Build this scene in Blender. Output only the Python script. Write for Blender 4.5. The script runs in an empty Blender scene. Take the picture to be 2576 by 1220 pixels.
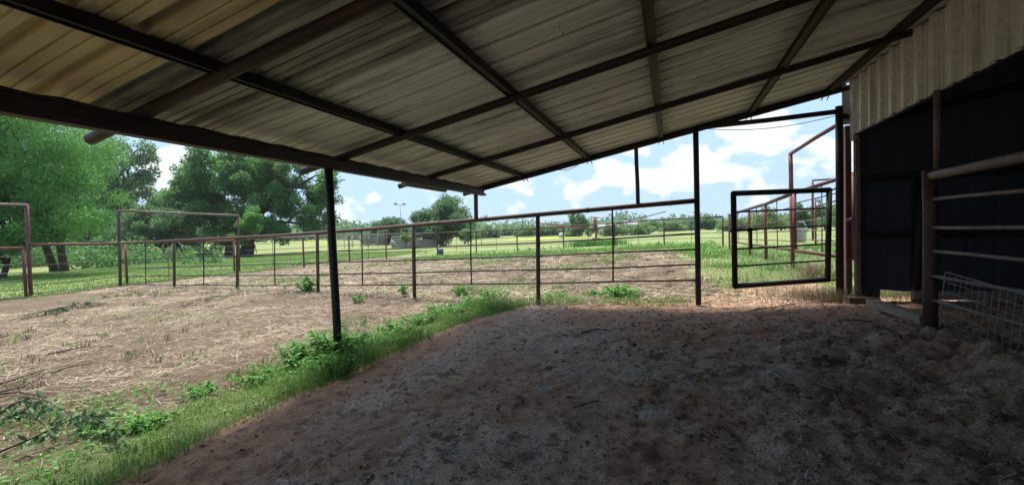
import bpy, math, random
import numpy as np
from mathutils import Vector, Matrix

random.seed(7); rng = np.random.default_rng(7)
scn = bpy.context.scene
col = scn.collection
PI = math.pi

# ------------------------------------------------------------------ camera
FPX, YAW, PITCH, ROLL = 1095.0, 0.3498, 0.0245, 0.0258
EYE = np.array([0.0, 0.0, 1.45])
_F = np.array([-math.sin(YAW)*math.cos(PITCH), math.cos(YAW)*math.cos(PITCH), -math.sin(PITCH)])
_r0 = np.array([math.cos(YAW), math.sin(YAW), 0]); _u0 = np.cross(_r0, _F)
_R = _r0*math.cos(ROLL) - _u0*math.sin(ROLL)
_U = _u0*math.cos(ROLL) + _r0*math.sin(ROLL)
def ray(x, y): return _F + _R*(x-1288)/FPX - _U*(y-610)/FPX
def at(x, y, d): return EYE + ray(x, y)*d
def onx(x, y, X): q = ray(x, y); return EYE + q*(X/q[0])
def ony(x, y, Y): q = ray(x, y); return EYE + q*(Y/q[1])
def onz(x, y, Z): q = ray(x, y); return EYE + q*((Z-EYE[2])/q[2])

cam_d = bpy.data.cameras.new('camera'); cam = bpy.data.objects.new('camera', cam_d); col.objects.link(cam)
cam_d.sensor_width = 36; cam_d.lens = 36*FPX/2576; cam_d.clip_start = 0.05; cam_d.clip_end = 4000
M4 = Matrix(((_R[0], _U[0], -_F[0], EYE[0]), (_R[1], _U[1], -_F[1], EYE[1]), (_R[2], _U[2], -_F[2], EYE[2]), (0, 0, 0, 1)))
cam.matrix_world = M4
scn.camera = cam

# ------------------------------------------------------------------ noise helpers (numpy)
def vnoise(x, y, seed):
    g = np.random.default_rng(seed).random((256, 256))
    xi = np.floor(x).astype(int); yi = np.floor(y).astype(int)
    fx = x-xi; fy = y-yi; fx = fx*fx*(3-2*fx); fy = fy*fy*(3-2*fy)
    a = g[xi % 256, yi % 256]; b = g[(xi+1) % 256, yi % 256]; c = g[xi % 256, (yi+1) % 256]; d = g[(xi+1) % 256, (yi+1) % 256]
    return (a*(1-fx)+b*fx)*(1-fy)+(c*(1-fx)+d*fx)*fy
def fbm(x, y, seed, octv=4):
    s = 0; amp = .5
    for k in range(octv):
        s = s+amp*vnoise(x*2**k+k*17.3, y*2**k+k*5.1, seed+k); amp *= .5
    return s/(1-.5**octv)
def sst(a, b, x):
    t = np.clip((x-a)/(b-a), 0, 1); return t*t*(3-2*t)

# ------------------------------------------------------------------ terrain height
YC = 8.126
CTRL = [(-3.5,3.9,.04),(.43,8.1,.08),(-2.45,8.1,.0),(-5.4,8.5,-.04),(-8.7,9,-.02),(-12.2,9.4,-.1),(-16,9.9,-.15),(-19.9,10.5,-.24),
 (2.47,8.13,.19),(2.7,7.6,.33),(2.56,5.8,.27),(2.47,5.4,.36),(2.47,4.3,.31),(0,.5,.12),(0,2,.13),(0,5,.14),(-2,2,.10),(-2,5,.10),(-1.5,7,.08),(2,2,.22),(1.8,4,.26),(1.2,6.5,.16),
 (-2.7,1,.06),(-2.7,3,.07),(-2.7,5,.06),(-2.7,7,.03),(-3.7,1,-.03),(-3.8,3,-.02),(-3.8,5.5,-.02),(-5,2,-.08),(-6.5,4,-.09),(-10,5,-.12),(-15,5,-.2),(-20,8,-.3),(-9,1,-.14),(-15,0,-.25),
 (2.52,11.2,.46),(2.6,14.7,.44),(2.5,16.6,.39),(2.7,25,.34),(3.2,9.9,.45),(-.5,30,.3),(-7.5,30,.08),(-12,30.5,-.01),(-14.3,30,-.08),(-16.2,28.3,-.12),(-18,24.5,-.16),(-19,22,-.17),(-19.5,18,-.2),(-20.7,16.3,-.24),
 (-36,15,-.3),(-40,33,-.33),(-43,31,-.33),(-30,54,-.2),(-10,45,-.05),(-36,65,-.1),(5,45,.5),(10,22,.75),(10,60,.6),(30,60,.9),(-60,28,-.4),(-60,60,-.2),(-20,90,0),(20,110,.7),(-90,60,-.3),(-100,150,.2),(0,250,.5),(200,250,1),(-300,200,0),(6,8,.42),(6,3,.35)]
CT = np.array(CTRL)
def gz(x, y):
    x = np.atleast_1d(np.asarray(x, float)); y = np.atleast_1d(np.asarray(y, float))
    num = np.zeros_like(x); den = np.zeros_like(x)
    for cx, cy, cz in CT:
        w = 1.0/((x-cx)**2+(y-cy)**2+.5)**1.7
        num += w*cz; den += w
    return num/den
def gz1(x, y): return float(gz(x, y)[0])
def ground_at_px(px, py):
    """point where the view line through a photo pixel meets the terrain"""
    q = ray(px, py); t = .5
    for k in range(4000):
        p = EYE+q*t
        if p[2] <= gz1(p[0], p[1]): break
        t *= 1.01
    for k in range(30):
        a = t/1.01; b = t
        m = (a+b)/2
        p = EYE+q*m
        if p[2] <= gz1(p[0], p[1]): t = m
        else: t = m*1.01; break
    return EYE+q*t

# zone masks shared by the ground sheet and what grows on it
def m_floor(x, y):
    n = fbm(x*1.7, y*1.7, 11)-.5
    edge = -3.12+.35*n+.5*sst(6.2, 8.2, y)
    return sst(edge-.09, edge+.09, x)*(1-sst(8.25, 8.6, y+.9*n-1.1*sst(.2, 1.2, x)*(1-sst(2.3, 2.9, x))))
def m_strip(x, y):
    n = fbm(x*1.3+40, y*1.3, 21)-.5
    wl = -4.05-1.35*(1-sst(1.8, 4.2, y))-.25*sst(3.4,4.0,y)*(1-sst(4.2,5,y))+.9*n
    s = sst(wl-.25, wl+.25, x)*(1-sst(-3.15, -2.95, x-.35*(fbm(x*1.7, y*1.7, 11)-.5)-.5*sst(6.2, 8.2, y)))*(1-sst(7.8, 8.6, y))
    t = sst(7.95, 8.15, y+.5*n)*(1-sst(8.5, 9.0, y+.8*n))*sst(-3.4, -2.9, x)*(1-sst(-.2, .5, x))*.75
    return np.maximum(s, t)
def m_pad(x, y):
    """bare, straw littered ground of the pen and of the yard left of the shed"""
    n = fbm(x*.35+9, y*.35, 31)-.5
    far = 25.5+4*n-3.5*sst(-3, 2, x)
    a = sst(-21.3, -19.6, x+2*n)*(1-sst(far-1.5, far+1.5, y))
    r = 1-sst(-.6, 1.6, x+2.2*n-1.2*(1-sst(8, 14, y)))
    return a*np.maximum(r, 1-sst(8.4, 9.4, y+1.5*n))
def m_weed(x, y):
    n = fbm(x*.5+3, y*.5+70, 41)
    return sst(.56, .66, n)
def m_yellow(x, y):
    return (sst(66, 72, y+.25*x)*(1-sst(84, 92, y+.25*x))*(1-sst(-14, -9, x))*.9)*sst(.3, .5, fbm(x*.05, y*.05, 12))

# ------------------------------------------------------------------ materials
def newmat(name):
    m = bpy.data.materials.new(name); m.use_nodes = True
    nt = m.node_tree; nt.nodes.clear()
    out = nt.nodes.new('ShaderNodeOutputMaterial')
    return m, nt, out
def N(nt, kind, **kw):
    n = nt.nodes.new(kind)
    for k, v in kw.items():
        if k.startswith('i_'):
            key = k[2:]; key = int(key) if key.isdigit() else key.replace('_', ' ')
            n.inputs[key].default_value = v
        else: setattr(n, k, v)
    return n
def L(nt, a, b): nt.links.new(a, b)
def ramp(nt, fac, stops):
    r = nt.nodes.new('ShaderNodeValToRGB')
    e = r.color_ramp.elements
    while len(e) < len(stops): e.new(.5)
    for i, (p, c) in enumerate(stops):
        e[i].position = p; e[i].color = tuple(c)+(1,) if len(c) == 3 else c
    L(nt, fac, r.inputs[0]); return r.outputs[0]
def noise(nt, scale, detail=4, rough=.55, vec=None, dist=0):
    n = N(nt, 'ShaderNodeTexNoise'); n.inputs['Scale'].default_value = scale; n.inputs['Detail'].default_value = detail
    n.inputs['Roughness'].default_value = rough; n.inputs['Distortion'].default_value = dist
    if vec is not None: L(nt, vec, n.inputs['Vector'])
    return n.outputs['Fac']
def mixc(nt, fac, a, b, blend='MIX'):
    m = N(nt, 'ShaderNodeMix', data_type='RGBA', blend_type=blend)
    for sock, v in ((m.inputs[0], fac), (m.inputs[6], a), (m.inputs[7], b)):
        if isinstance(v, (int, float)): sock.default_value = v
        elif isinstance(v, tuple): sock.default_value = v+(1,) if len(v) == 3 else v
        else: L(nt, v, sock)
    return m.outputs[2]
def math_(nt, op, a, b=None, clamp=False):
    m = N(nt, 'ShaderNodeMath', operation=op, use_clamp=clamp)
    for i, v in enumerate((a, b)):
        if v is None: continue
        if isinstance(v, (int, float)): m.inputs[i].default_value = v
        else: L(nt, v, m.inputs[i])
    return m.outputs[0]
def objco(nt): return N(nt, 'ShaderNodeTexCoord').outputs['Object']
def geopos(nt): return N(nt, 'ShaderNodeNewGeometry').outputs['Position']
def bsdf(nt, out, color, rough=.7, metal=0, bump=None, bstr=.4, bdist=.01, spec=.35):
    b = N(nt, 'ShaderNodeBsdfPrincipled')
    if isinstance(color, tuple): b.inputs['Base Color'].default_value = color+(1,)
    else: L(nt, color, b.inputs['Base Color'])
    if isinstance(rough, (int, float)): b.inputs['Roughness'].default_value = rough
    else: L(nt, rough, b.inputs['Roughness'])
    b.inputs['Metallic'].default_value = metal
    b.inputs['Specular IOR Level'].default_value = spec
    if bump is not None:
        bn = N(nt, 'ShaderNodeBump'); bn.inputs['Strength'].default_value = bstr; bn.inputs['Distance'].default_value = bdist
        L(nt, bump, bn.inputs['Height']); L(nt, bn.outputs[0], b.inputs['Normal'])
    L(nt, b.outputs[0], out.inputs[0]); return b

def pipe_mat(name, c1, c2, c3, rough=.6, spec=.3):
    m, nt, out = newmat(name); v = geopos(nt)
    n1 = noise(nt, 3.5, 6, .6, v); n2 = noise(nt, 22, 5, .65, v)
    c = ramp(nt, n1, [(.3, c1), (.52, c2), (.7, c3)])
    c = mixc(nt, ramp(nt, n2, [(.42, (0, 0, 0)), (.68, (1, 1, 1))]), c, tuple(x*.55 for x in c2))
    bsdf(nt, out, c, rough, 0, n2, .35, .004, spec); return m
M = {}
M['pipe'] = pipe_mat('rusty_brown_pipe', (.06, .033, .027), (.095, .05, .04), (.13, .07, .055))
M['pipe_dark'] = pipe_mat('dark_painted_pipe', (.014, .012, .012), (.023, .018, .018), (.038, .027, .024))
M['pipe_red'] = pipe_mat('oxide_red_pipe', (.16, .052, .04), (.21, .07, .055), (.25, .1, .08))
M['pipe_maroon'] = pipe_mat('maroon_pipe', (.11, .042, .042), (.15, .056, .055), (.18, .09, .085))
M['pipe_grey'] = pipe_mat('weathered_grey_pipe', (.12, .085, .072), (.19, .145, .125), (.26, .21, .18))
M['steel_dark'] = pipe_mat('black_steel_section', (.010, .009, .009), (.017, .014, .013), (.032, .022, .019), .6)
M['rafter'] = pipe_mat('rust_brown_rafter', (.018, .011, .01), (.03, .016, .014), (.05, .024, .02), .6)
M['eave'] = pipe_mat('rusty_eave_beam', (.035, .025, .021), (.055, .038, .032), (.085, .06, .048))
M['walker'] = pipe_mat('faded_red_steel', (.19, .06, .045), (.25, .085, .06), (.28, .12, .09))

def panel_mat(name, base, stain, amount, yaxis=True, warm=None):
    """ribbed sheet metal, seen from below: base colour with grime streaks along the rib and soot near the purlins"""
    m, nt, out = newmat(name); v = geopos(nt)
    mp = N(nt, 'ShaderNodeMapping'); L(nt, v, mp.inputs[0]); mp.inputs['Scale'].default_value = (.55, 4.2, .55)
    s = noise(nt, 1.6, 7, .6, mp.outputs[0])
    mp2 = N(nt, 'ShaderNodeMapping'); L(nt, v, mp2.inputs[0]); mp2.inputs['Scale'].default_value = (3, 9, 3)
    s2 = noise(nt, 6, 6, .7, mp2.outputs[0])
    b = noise(nt, .9, 4, .5, v)
    f = ramp(nt, s, [(.5-amount*.3, (0, 0, 0)), (.72-amount*.22, (1, 1, 1))])
    c = mixc(nt, f, base, stain)
    c = mixc(nt, ramp(nt, s2, [(.4, (1, 1, 1)), (.7, (0, 0, 0))]), c, mixc(nt, .18, c, stain))
    c = mixc(nt, ramp(nt, b, [(.45, (0, 0, 0)), (.66, (1, 1, 1))]), c, mixc(nt, .2, c, stain))
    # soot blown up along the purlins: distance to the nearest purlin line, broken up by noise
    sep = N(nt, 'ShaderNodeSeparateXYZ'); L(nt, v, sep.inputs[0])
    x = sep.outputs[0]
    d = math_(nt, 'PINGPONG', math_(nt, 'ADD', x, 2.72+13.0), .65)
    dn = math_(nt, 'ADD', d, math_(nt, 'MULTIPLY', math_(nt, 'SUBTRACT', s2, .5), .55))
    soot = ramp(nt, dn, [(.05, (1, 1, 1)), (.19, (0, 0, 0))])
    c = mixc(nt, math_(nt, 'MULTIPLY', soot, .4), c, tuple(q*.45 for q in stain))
    bsdf(nt, out, c, .55, 0.0, s2, .12, .003, .35); return m
M['roof_galv'] = panel_mat('galvanised_roof_sheet', (.73, .73, .70), (.28, .275, .25), .06)
M['roof_stained'] = panel_mat('stained_roof_sheet', (.54, .53, .49), (.13, .125, .115), .58)
M['roof_tan'] = panel_mat('tan_painted_sheet', (.66, .53, .32), (.34, .27, .16), .10)
M['siding'] = panel_mat('cream_siding_sheet', (.72, .70, .66), (.5, .48, .44), .0)
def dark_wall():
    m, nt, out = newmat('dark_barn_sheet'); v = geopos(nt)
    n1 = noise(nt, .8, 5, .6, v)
    bsdf(nt, out, ramp(nt, n1, [(.3, (.032, .038, .055)), (.7, (.055, .064, .088))]), .75); return m  # blue lean of the sheet colour paints in a lens veil
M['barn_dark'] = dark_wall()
def trim():
    m, nt, out = newmat('pale_trim_sheet'); v = geopos(nt)
    bsdf(nt, out, ramp(nt, noise(nt, 5, 5, .6, v), [(.35, (.38, .36, .34)), (.65, (.58, .56, .53))]), .5); return m
M['trim'] = trim()
def wood(name, a, b, sc=(1.2, 14, 14)):
    m, nt, out = newmat(name); v = objco(nt)
    mp = N(nt, 'ShaderNodeMapping'); L(nt, v, mp.inputs[0]); mp.inputs['Scale'].default_value = sc
    n1 = noise(nt, 3, 7, .65, mp.outputs[0])
    bsdf(nt, out, ramp(nt, n1, [(.3, a), (.7, b)]), .85, 0, n1, .6, .01); return m
M['wood'] = wood('weathered_timber', (.12, .095, .075), (.33, .28, .23))
M['wood_dark'] = wood('dark_timber', (.035, .026, .02), (.10, .075, .058))
def plain(name, a, b, rough=.6, sc=6, metal=0):
    m, nt, out = newmat(name); v = geopos(nt)
    bsdf(nt, out, ramp(nt, noise(nt, sc, 4, .6, v), [(.3, a), (.7, b)]), rough, metal); return m
M['white'] = plain('white_plastic', (.78, .79, .8), (.86, .87, .88))
M['blue'] = plain('blue_plastic', (.03, .045, .10), (.055, .075, .15))
M['wire'] = plain('galvanised_wire', (.13, .13, .13), (.24, .24, .24), .45, 30)
M['cable'] = plain('black_cable', (.012, .012, .013), (.025, .025, .025), .6)
M['rope'] = plain('pale_rope', (.3, .38, .45), (.45, .5, .55), .9)
M['galv'] = plain('galvanised_post', (.3, .3, .3), (.42, .42, .42), .5)
M['shed_grey'] = plain('grey_shed_sheet', (.2, .2, .21), (.28, .275, .27), .6, 2)
M['shed_tan'] = plain('brown_shed_sheet', (.22, .2, .17), (.3, .27, .23), .6, 2)
M['far_white'] = plain('white_building_paint', (.4, .41, .42), (.5, .5, .51), .7, 1)
M['far_roof'] = plain('grey_building_roof', (.25, .25, .27), (.33, .33, .35), .6, 1)
M['dung'] = plain('dry_dung', (.055, .04, .032), (.13, .095, .075), .95, 40)
M['fluff'] = plain('grey_matted_hay', (.35, .34, .33), (.65, .64, .64), 1, 30)
M['screw'] = plain('dark_screw_head', (.03, .025, .02), (.06, .05, .045), .6)
M['bark'] = wood('grey_brown_bark', (.02, .016, .013), (.075, .06, .048), (6, 6, 1.5))

def leaf_mat(name, dark, mid, light, trans=.35, rough=.55, spec=.25):
    m, nt, out = newmat(name)
    g = N(nt, 'ShaderNodeNewGeometry')
    n1 = noise(nt, .7, 3, .5, g.outputs['Position'])
    f = math_(nt, 'ADD', math_(nt, 'MULTIPLY', g.outputs['Random Per Island'], .6), math_(nt, 'MULTIPLY', math_(nt, 'SUBTRACT', n1, .3), .9))
    c = ramp(nt, f, [(.1, dark), (.5, mid), (.92, light)])
    b = N(nt, 'ShaderNodeBsdfPrincipled'); L(nt, c, b.inputs['Base Color']); b.inputs['Roughness'].default_value = rough
    b.inputs['Specular IOR Level'].default_value = spec
    t = N(nt, 'ShaderNodeBsdfTranslucent'); L(nt, mixc(nt, .5, c, light), t.inputs[0])
    mx = N(nt, 'ShaderNodeMixShader'); mx.inputs[0].default_value = trans
    L(nt, b.outputs[0], mx.inputs[1]); L(nt, t.outputs[0], mx.inputs[2]); L(nt, mx.outputs[0], out.inputs[0])
    return m
M['leaf_feather'] = leaf_mat('feathery_leaf', (0.066, 0.192, 0.048), (0.132, 0.324, 0.072), (0.252, 0.504, 0.132), 0.48)
M['leaf_broad'] = leaf_mat('broad_leaf', (0.048, 0.14, 0.034), (0.097, 0.258, 0.055), (0.193, 0.407, 0.083), 0.42)
M['leaf_dark'] = leaf_mat('deep_green_leaf', (0.039, 0.111, 0.034), (0.085, 0.205, 0.058), (0.163, 0.325, 0.091), 0.42)
M['leaf_pale'] = leaf_mat('pale_leaf', (0.095, 0.171, 0.064), (0.162, 0.271, 0.089), (0.243, 0.37, 0.128), .3)
M['leaf_blue'] = leaf_mat('blue_green_leaf', (0.061, 0.138, 0.066), (0.105, 0.209, 0.088), (0.176, 0.297, 0.121), 0.4)
M['leaf_weed'] = leaf_mat('weed_leaf', (0.048, 0.144, 0.03), (0.096, 0.264, 0.048), (0.18, 0.396, 0.072), .35)
M['grass'] = leaf_mat('grass_blade', (0.075, 0.163, 0.031), (0.125, 0.263, 0.05), (0.237, 0.375, 0.1), .35)
M['grass_dry'] = leaf_mat('dry_grass_blade', (.12, .085, .05), (.22, .165, .10), (.40, .33, .22), .2)
M['straw'] = leaf_mat('straw_stalk', (.075, .05, .032), (.30, .23, .145), (.62, .52, .36), .1)
M['leaf_wilt'] = leaf_mat('wilted_leaf', (.05, .11, .05), (.09, .17, .075), (.15, .24, .11), .25)
M['flower'] = plain('yellow_petal', (.6, .42, .02), (.75, .55, .05), .7)

def ground_mat():
    m, nt, out = newmat('ground_soil'); v = geopos(nt)
    a = N(nt, 'ShaderNodeAttribute', attribute_name='zone'); sep = N(nt, 'ShaderNodeSeparateColor'); L(nt, a.outputs['Color'], sep.inputs[0])
    n_f = noise(nt, 11, 10, .74, v); n_m = noise(nt, 2.2, 6, .6, v); n_l = noise(nt, .35, 5, .6, v); n_x = noise(nt, 60, 5, .7, v)
    # pen soil
    soil = ramp(nt, n_m, [(.3, (.135, .098, .068)), (.5, (.195, .148, .104)), (.68, (.265, .21, .15))])
    soil = mixc(nt, ramp(nt, n_f, [(.4, (0, 0, 0)), (.62, (1, 1, 1))]), mixc(nt, .8, soil, (.085, .058, .04)), soil)
    soil = mixc(nt, math_(nt, 'MULTIPLY', ramp(nt, n_x, [(.56, (0, 0, 0)), (.68, (1, 1, 1))]), .8), soil, (.46, .38, .28))
    soil = mixc(nt, ramp(nt, n_l, [(.42, (0, 0, 0)), (.6, (1, 1, 1))]), mixc(nt, .35, soil, (.10, .07, .045)), soil)
    # mown pasture
    past = ramp(nt, n_m, [(.3, (.12, .16, .05)), (.55, (.2, .245, .09)), (.72, (.3, .31, .15))])
    past = mixc(nt, ramp(nt, n_l, [(.4, (0, 0, 0)), (.65, (1, 1, 1))]), past, (.25, .28, .12))
    past = mixc(nt, ramp(nt, n_f, [(.35, (1, 1, 1)), (.6, (0, 0, 0))]), past, mixc(nt, .35, past, (.07, .1, .03)))
    # shed floor: trampled dirt, dung, pale matted hay; dark flecks also paint in crevice shadow
    fl = ramp(nt, n_m, [(.3, (.40, .295, .225)), (.5, (.55, .425, .335)), (.7, (.66, .53, .43))])
    fl = mixc(nt, ramp(nt, n_l, [(.45, (0, 0, 0)), (.62, (1, 1, 1))]), fl, mixc(nt, .5, fl, (.36, .23, .165)))
    fl = mixc(nt, ramp(nt, n_f, [(.36, (1, 1, 1)), (.47, (0, 0, 0))]), fl, mixc(nt, .7, fl, (.085, .06, .047)))
    fl = mixc(nt, math_(nt, 'MULTIPLY', ramp(nt, n_x, [(.6, (0, 0, 0)), (.72, (1, 1, 1))]), .7), fl, (.5, .46, .42))
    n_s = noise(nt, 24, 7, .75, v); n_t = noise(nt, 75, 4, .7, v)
    fl = mixc(nt, math_(nt, 'MULTIPLY', ramp(nt, n_s, [(.41, (1, 1, 1)), (.46, (0, 0, 0))]), .92), fl, (.055, .04, .032))  # dark specks: dung, plus crevice shadow painted into the colour
    fl = mixc(nt, math_(nt, 'MULTIPLY', ramp(nt, n_t, [(.56, (0, 0, 0)), (.61, (1, 1, 1))]), .9), fl, (.8, .74, .67))
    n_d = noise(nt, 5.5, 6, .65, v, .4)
    fl = mixc(nt, math_(nt, 'MULTIPLY', ramp(nt, n_d, [(.39, (1, 1, 1)), (.43, (0, 0, 0))]), .8), fl, (.10, .075, .06))  # dark spots: damp soil tone that paints in hoof-hole shade
    red = (.52, .31, .2)
    a2 = N(nt, 'ShaderNodeAttribute', attribute_name='zone2'); sep2 = N(nt, 'ShaderNodeSeparateColor'); L(nt, a2.outputs['Color'], sep2.inputs[0])
    fl = mixc(nt, math_(nt, 'MULTIPLY', sep2.outputs[0], .8), fl, mixc(nt, ramp(nt, n_f, [(.36, (0, 0, 0)), (.55, (1, 1, 1))]), (.26, .15, .095), red))
    hay = mixc(nt, ramp(nt, noise(nt, 40, 6, .75, v), [(.4, (0, 0, 0)), (.6, (1, 1, 1))]), (.3, .28, .26), (.66, .66, .67))
    fl = mixc(nt, sep2.outputs[1], fl, hay)
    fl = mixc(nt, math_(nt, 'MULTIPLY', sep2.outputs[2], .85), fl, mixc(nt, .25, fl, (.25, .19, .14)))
    # assemble with edges broken by noise
    def edge(sock, w=.5):
        return ramp(nt, math_(nt, 'ADD', sock, math_(nt, 'MULTIPLY', math_(nt, 'SUBTRACT', n_f, .5), w)), [(.38, (0, 0, 0)), (.62, (1, 1, 1))])
    c = mixc(nt, edge(sep.outputs[1], .9), past, soil)
    gr = ramp(nt, n_f, [(.35, (.09, .12, .045)), (.6, (.16, .19, .075))])
    c = mixc(nt, edge(a.outputs['Alpha'], 1.0), c, gr)
    c = mixc(nt, sep.outputs[2], c, mixc(nt, n_l, (.26, .32, .04), (.40, .36, .04)))
    c = mixc(nt, edge(sep.outputs[0], .6), c, fl)
    h = math_(nt, 'ADD', n_f, math_(nt, 'MULTIPLY', n_x, .4))
    bsdf(nt, out, c, .95, 0, h, 1.0, .05, .12); return m
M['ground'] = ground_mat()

# ------------------------------------------------------------------ mesh builders
class MB:
    def __init__(s): s.v = []; s.f = []; s.sm = []
    def add(s, vs, fs, smooth=False):
        o = len(s.v); s.v += [tuple(map(float, q)) for q in vs]
        for f in fs: s.f.append(tuple(o+i for i in f)); s.sm.append(smooth)
    def box(s, lo, hi, rot=None, c=None):
        lo = np.array(lo, float); hi = np.array(hi, float)
        vs = [np.array([(lo, hi)[i & 1][0], (lo, hi)[(i >> 1) & 1][1], (lo, hi)[(i >> 2) & 1][2]]) for i in range(8)]
        if rot is not None:
            R = np.array(rot); vs = [R@q+np.array(c) for q in vs]
        s.add(vs, [(0, 2, 3, 1), (4, 5, 7, 6), (0, 1, 5, 4), (2, 6, 7, 3), (0, 4, 6, 2), (1, 3, 7, 5)])
    def beam(s, p, q, w, h, up=(0, 0, 1)):
        p = np.array(p, float); q = np.array(q, float); d = q-p; ln = np.linalg.norm(d); d /= ln
        u = np.array(up, float); sd = np.cross(d, u); sd /= np.linalg.norm(sd); u = np.cross(sd, d)
        R = np.stack([d, sd, u], 1)
        s.box((0, -w/2, -h/2), (ln, w/2, h/2), R, p)
    def tube(s, pts, r, n=10, cap=True, smooth=True):
        pts = [np.array(p, float) for p in pts]; k = len(pts)
        rs = r if isinstance(r, (list, tuple, np.ndarray)) else [r]*k
        vs = []; prev = None
        for i in range(k):
            a = pts[max(i-1, 0)]; b = pts[min(i+1, k-1)]; d = b-a; d /= (np.linalg.norm(d)+1e-9)
            ref = prev if prev is not None else (np.array([0, 0, 1.]) if abs(d[2]) < .9 else np.array([1., 0, 0]))
            u = ref-d*(ref@d); u /= np.linalg.norm(u)+1e-9; w = np.cross(d, u); prev = u
            for j in range(n):
                t = 2*PI*j/n; vs.append(pts[i]+(u*math.cos(t)+w*math.sin(t))*rs[i])
        fs = [(i*n+j, i*n+(j+1) % n, (i+1)*n+(j+1) % n, (i+1)*n+j) for i in range(k-1) for j in range(n)]
        s.add(vs, fs, smooth)
        if cap:
            o = len(s.v)-k*n
            s.f.append(tuple(o+j for j in range(n))[::-1]); s.sm.append(False)
            s.f.append(tuple(o+(k-1)*n+j for j in range(n))); s.sm.append(False)
    def blob(s, c, r, seed=0, rough=.25, n=8):
        rg = np.random.default_rng(seed); vs = []; fs = []
        c = np.array(c, float); r = np.array(r, float)*np.ones(3)
        for i in range(n//2+1):
            th = PI*i/(n//2)
            for j in range(n):
                ph = 2*PI*j/n; k = 1+rough*(rg.random()-.5)*2
                vs.append(c+r*k*np.array([math.sin(th)*math.cos(ph), math.sin(th)*math.sin(ph), math.cos(th)]))
        for i in range(n//2):
            for j in range(n): fs.append((i*n+j, i*n+(j+1) % n, (i+1)*n+(j+1) % n, (i+1)*n+j))
        s.add(vs, fs, True)
    def build(s, name, mat, parent=None):
        me = bpy.data.meshes.new(name)
        off = np.array(parent['_loc']) if parent is not None else np.zeros(3)
        me.from_pydata([tuple(np.array(q)-off) for q in s.v], [], s.f)
        me.polygons.foreach_set('use_smooth', s.sm)
        me.materials.append(mat); me.update()
        o = bpy.data.objects.new(name, me); col.objects.link(o)
        if parent is not None: o.parent = PAR[parent['_key']]
        return o
PAR = {}; LOC = {}
class Thing(dict): pass
def thing(name, label, cat, loc, group=None):
    o = bpy.data.objects.new(name, None); col.objects.link(o)
    o.empty_display_size = .2
    o.location = tuple(map(float, loc)); o['label'] = label; o['category'] = cat
    if group: o['group'] = group
    t = Thing(); t['_loc'] = tuple(map(float, loc)); t['_key'] = o.name; PAR[o.name] = o; t['o'] = o
    return t
def sub(parent_thing, part):
    """handle for building sub-parts under a part"""
    t = Thing(); t['_loc'] = parent_thing['_loc']; t['_key'] = part.name; PAR[part.name] = part; return t
def tag(o, label=None, cat=None, group=None, kind=None):
    if label: o['label'] = label
    if cat: o['category'] = cat
    if group: o['group'] = group
    if kind: o['kind'] = kind
    return o
def from_arrays(name, V, nper, mat, parent=None, loc=None, smooth=False, centre=True):
    """V: (n*nper,3); faces of nper verts in order"""
    me = bpy.data.meshes.new(name)
    V = np.asarray(V, float); off = np.zeros(3)
    if parent is not None: off = np.array(parent['_loc'])
    elif loc is not None: off = np.array(loc, float)
    V = V-off
    n = len(V)//nper
    me.vertices.add(len(V)); me.vertices.foreach_set('co', V.astype(np.float32).ravel())
    me.loops.add(len(V)); me.loops.foreach_set('vertex_index', np.arange(len(V), dtype=np.int32))
    me.polygons.add(n); me.polygons.foreach_set('loop_start', np.arange(0, len(V), nper, dtype=np.int32))
    me.polygons.foreach_set('loop_total', np.full(n, nper, dtype=np.int32))
    me.update(calc_edges=True); me.materials.append(mat)
    o = bpy.data.objects.new(name, me); col.objects.link(o)
    if parent is not None: o.parent = PAR[parent['_key']]
    elif loc is not None: o.location = tuple(off)
    return o
def unit(v): return v/(np.linalg.norm(v, axis=-1, keepdims=True)+1e-9)
def leaves(P, D, length, width, up_bias=.8):
    """rhombus leaves at P pointing along D"""
    n = len(P); D = unit(D)
    nn = rng.normal(size=(n, 3)); nn[:, 2] = np.abs(nn[:, 2])+up_bias
    S = unit(np.cross(D, nn)); Nn = unit(np.cross(S, D))
    l = (np.ones(n)*length)[:, None]; w = (np.ones(n)*width)[:, None]
    V = np.empty((n, 4, 3))
    V[:, 0] = P; V[:, 1] = P+D*l*.45+S*w*.5+Nn*l*.06; V[:, 2] = P+D*l; V[:, 3] = P+D*l*.45-S*w*.5+Nn*l*.06
    return V.reshape(-1, 3)
def blades(P, lean, length, width):
    """bent grass blades: a quad and a tip (two quads, 4 verts each, shared look)"""
    n = len(P); a = rng.random(n)*2*PI
    side = np.stack([np.cos(a), np.sin(a), np.zeros(n)], 1); b = a+PI/2+rng.normal(size=n)*.5
    d = np.stack([np.cos(b), np.sin(b), np.zeros(n)], 1)
    l = (np.ones(n)*length)[:, None]; w = (np.ones(n)*width)[:, None]; le = (np.ones(n)*lean)[:, None]
    z = np.array([0, 0, 1.])
    mid = P+z*l*.6+d*l*le*.25; tip = P+z*l*(1-.35*np.minimum(le, 1))+d*l*le*.85
    V = np.empty((n, 2, 4, 3))
    V[:, 0, 0] = P-side*w*.5; V[:, 0, 1] = P+side*w*.5; V[:, 0, 2] = mid+side*w*.42; V[:, 0, 3] = mid-side*w*.42
    V[:, 1, 0] = mid-side*w*.42; V[:, 1, 1] = mid+side*w*.42; V[:, 1, 2] = tip+side*w*.06; V[:, 1, 3] = tip-side*w*.06
    return V.reshape(-1, 3)

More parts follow.
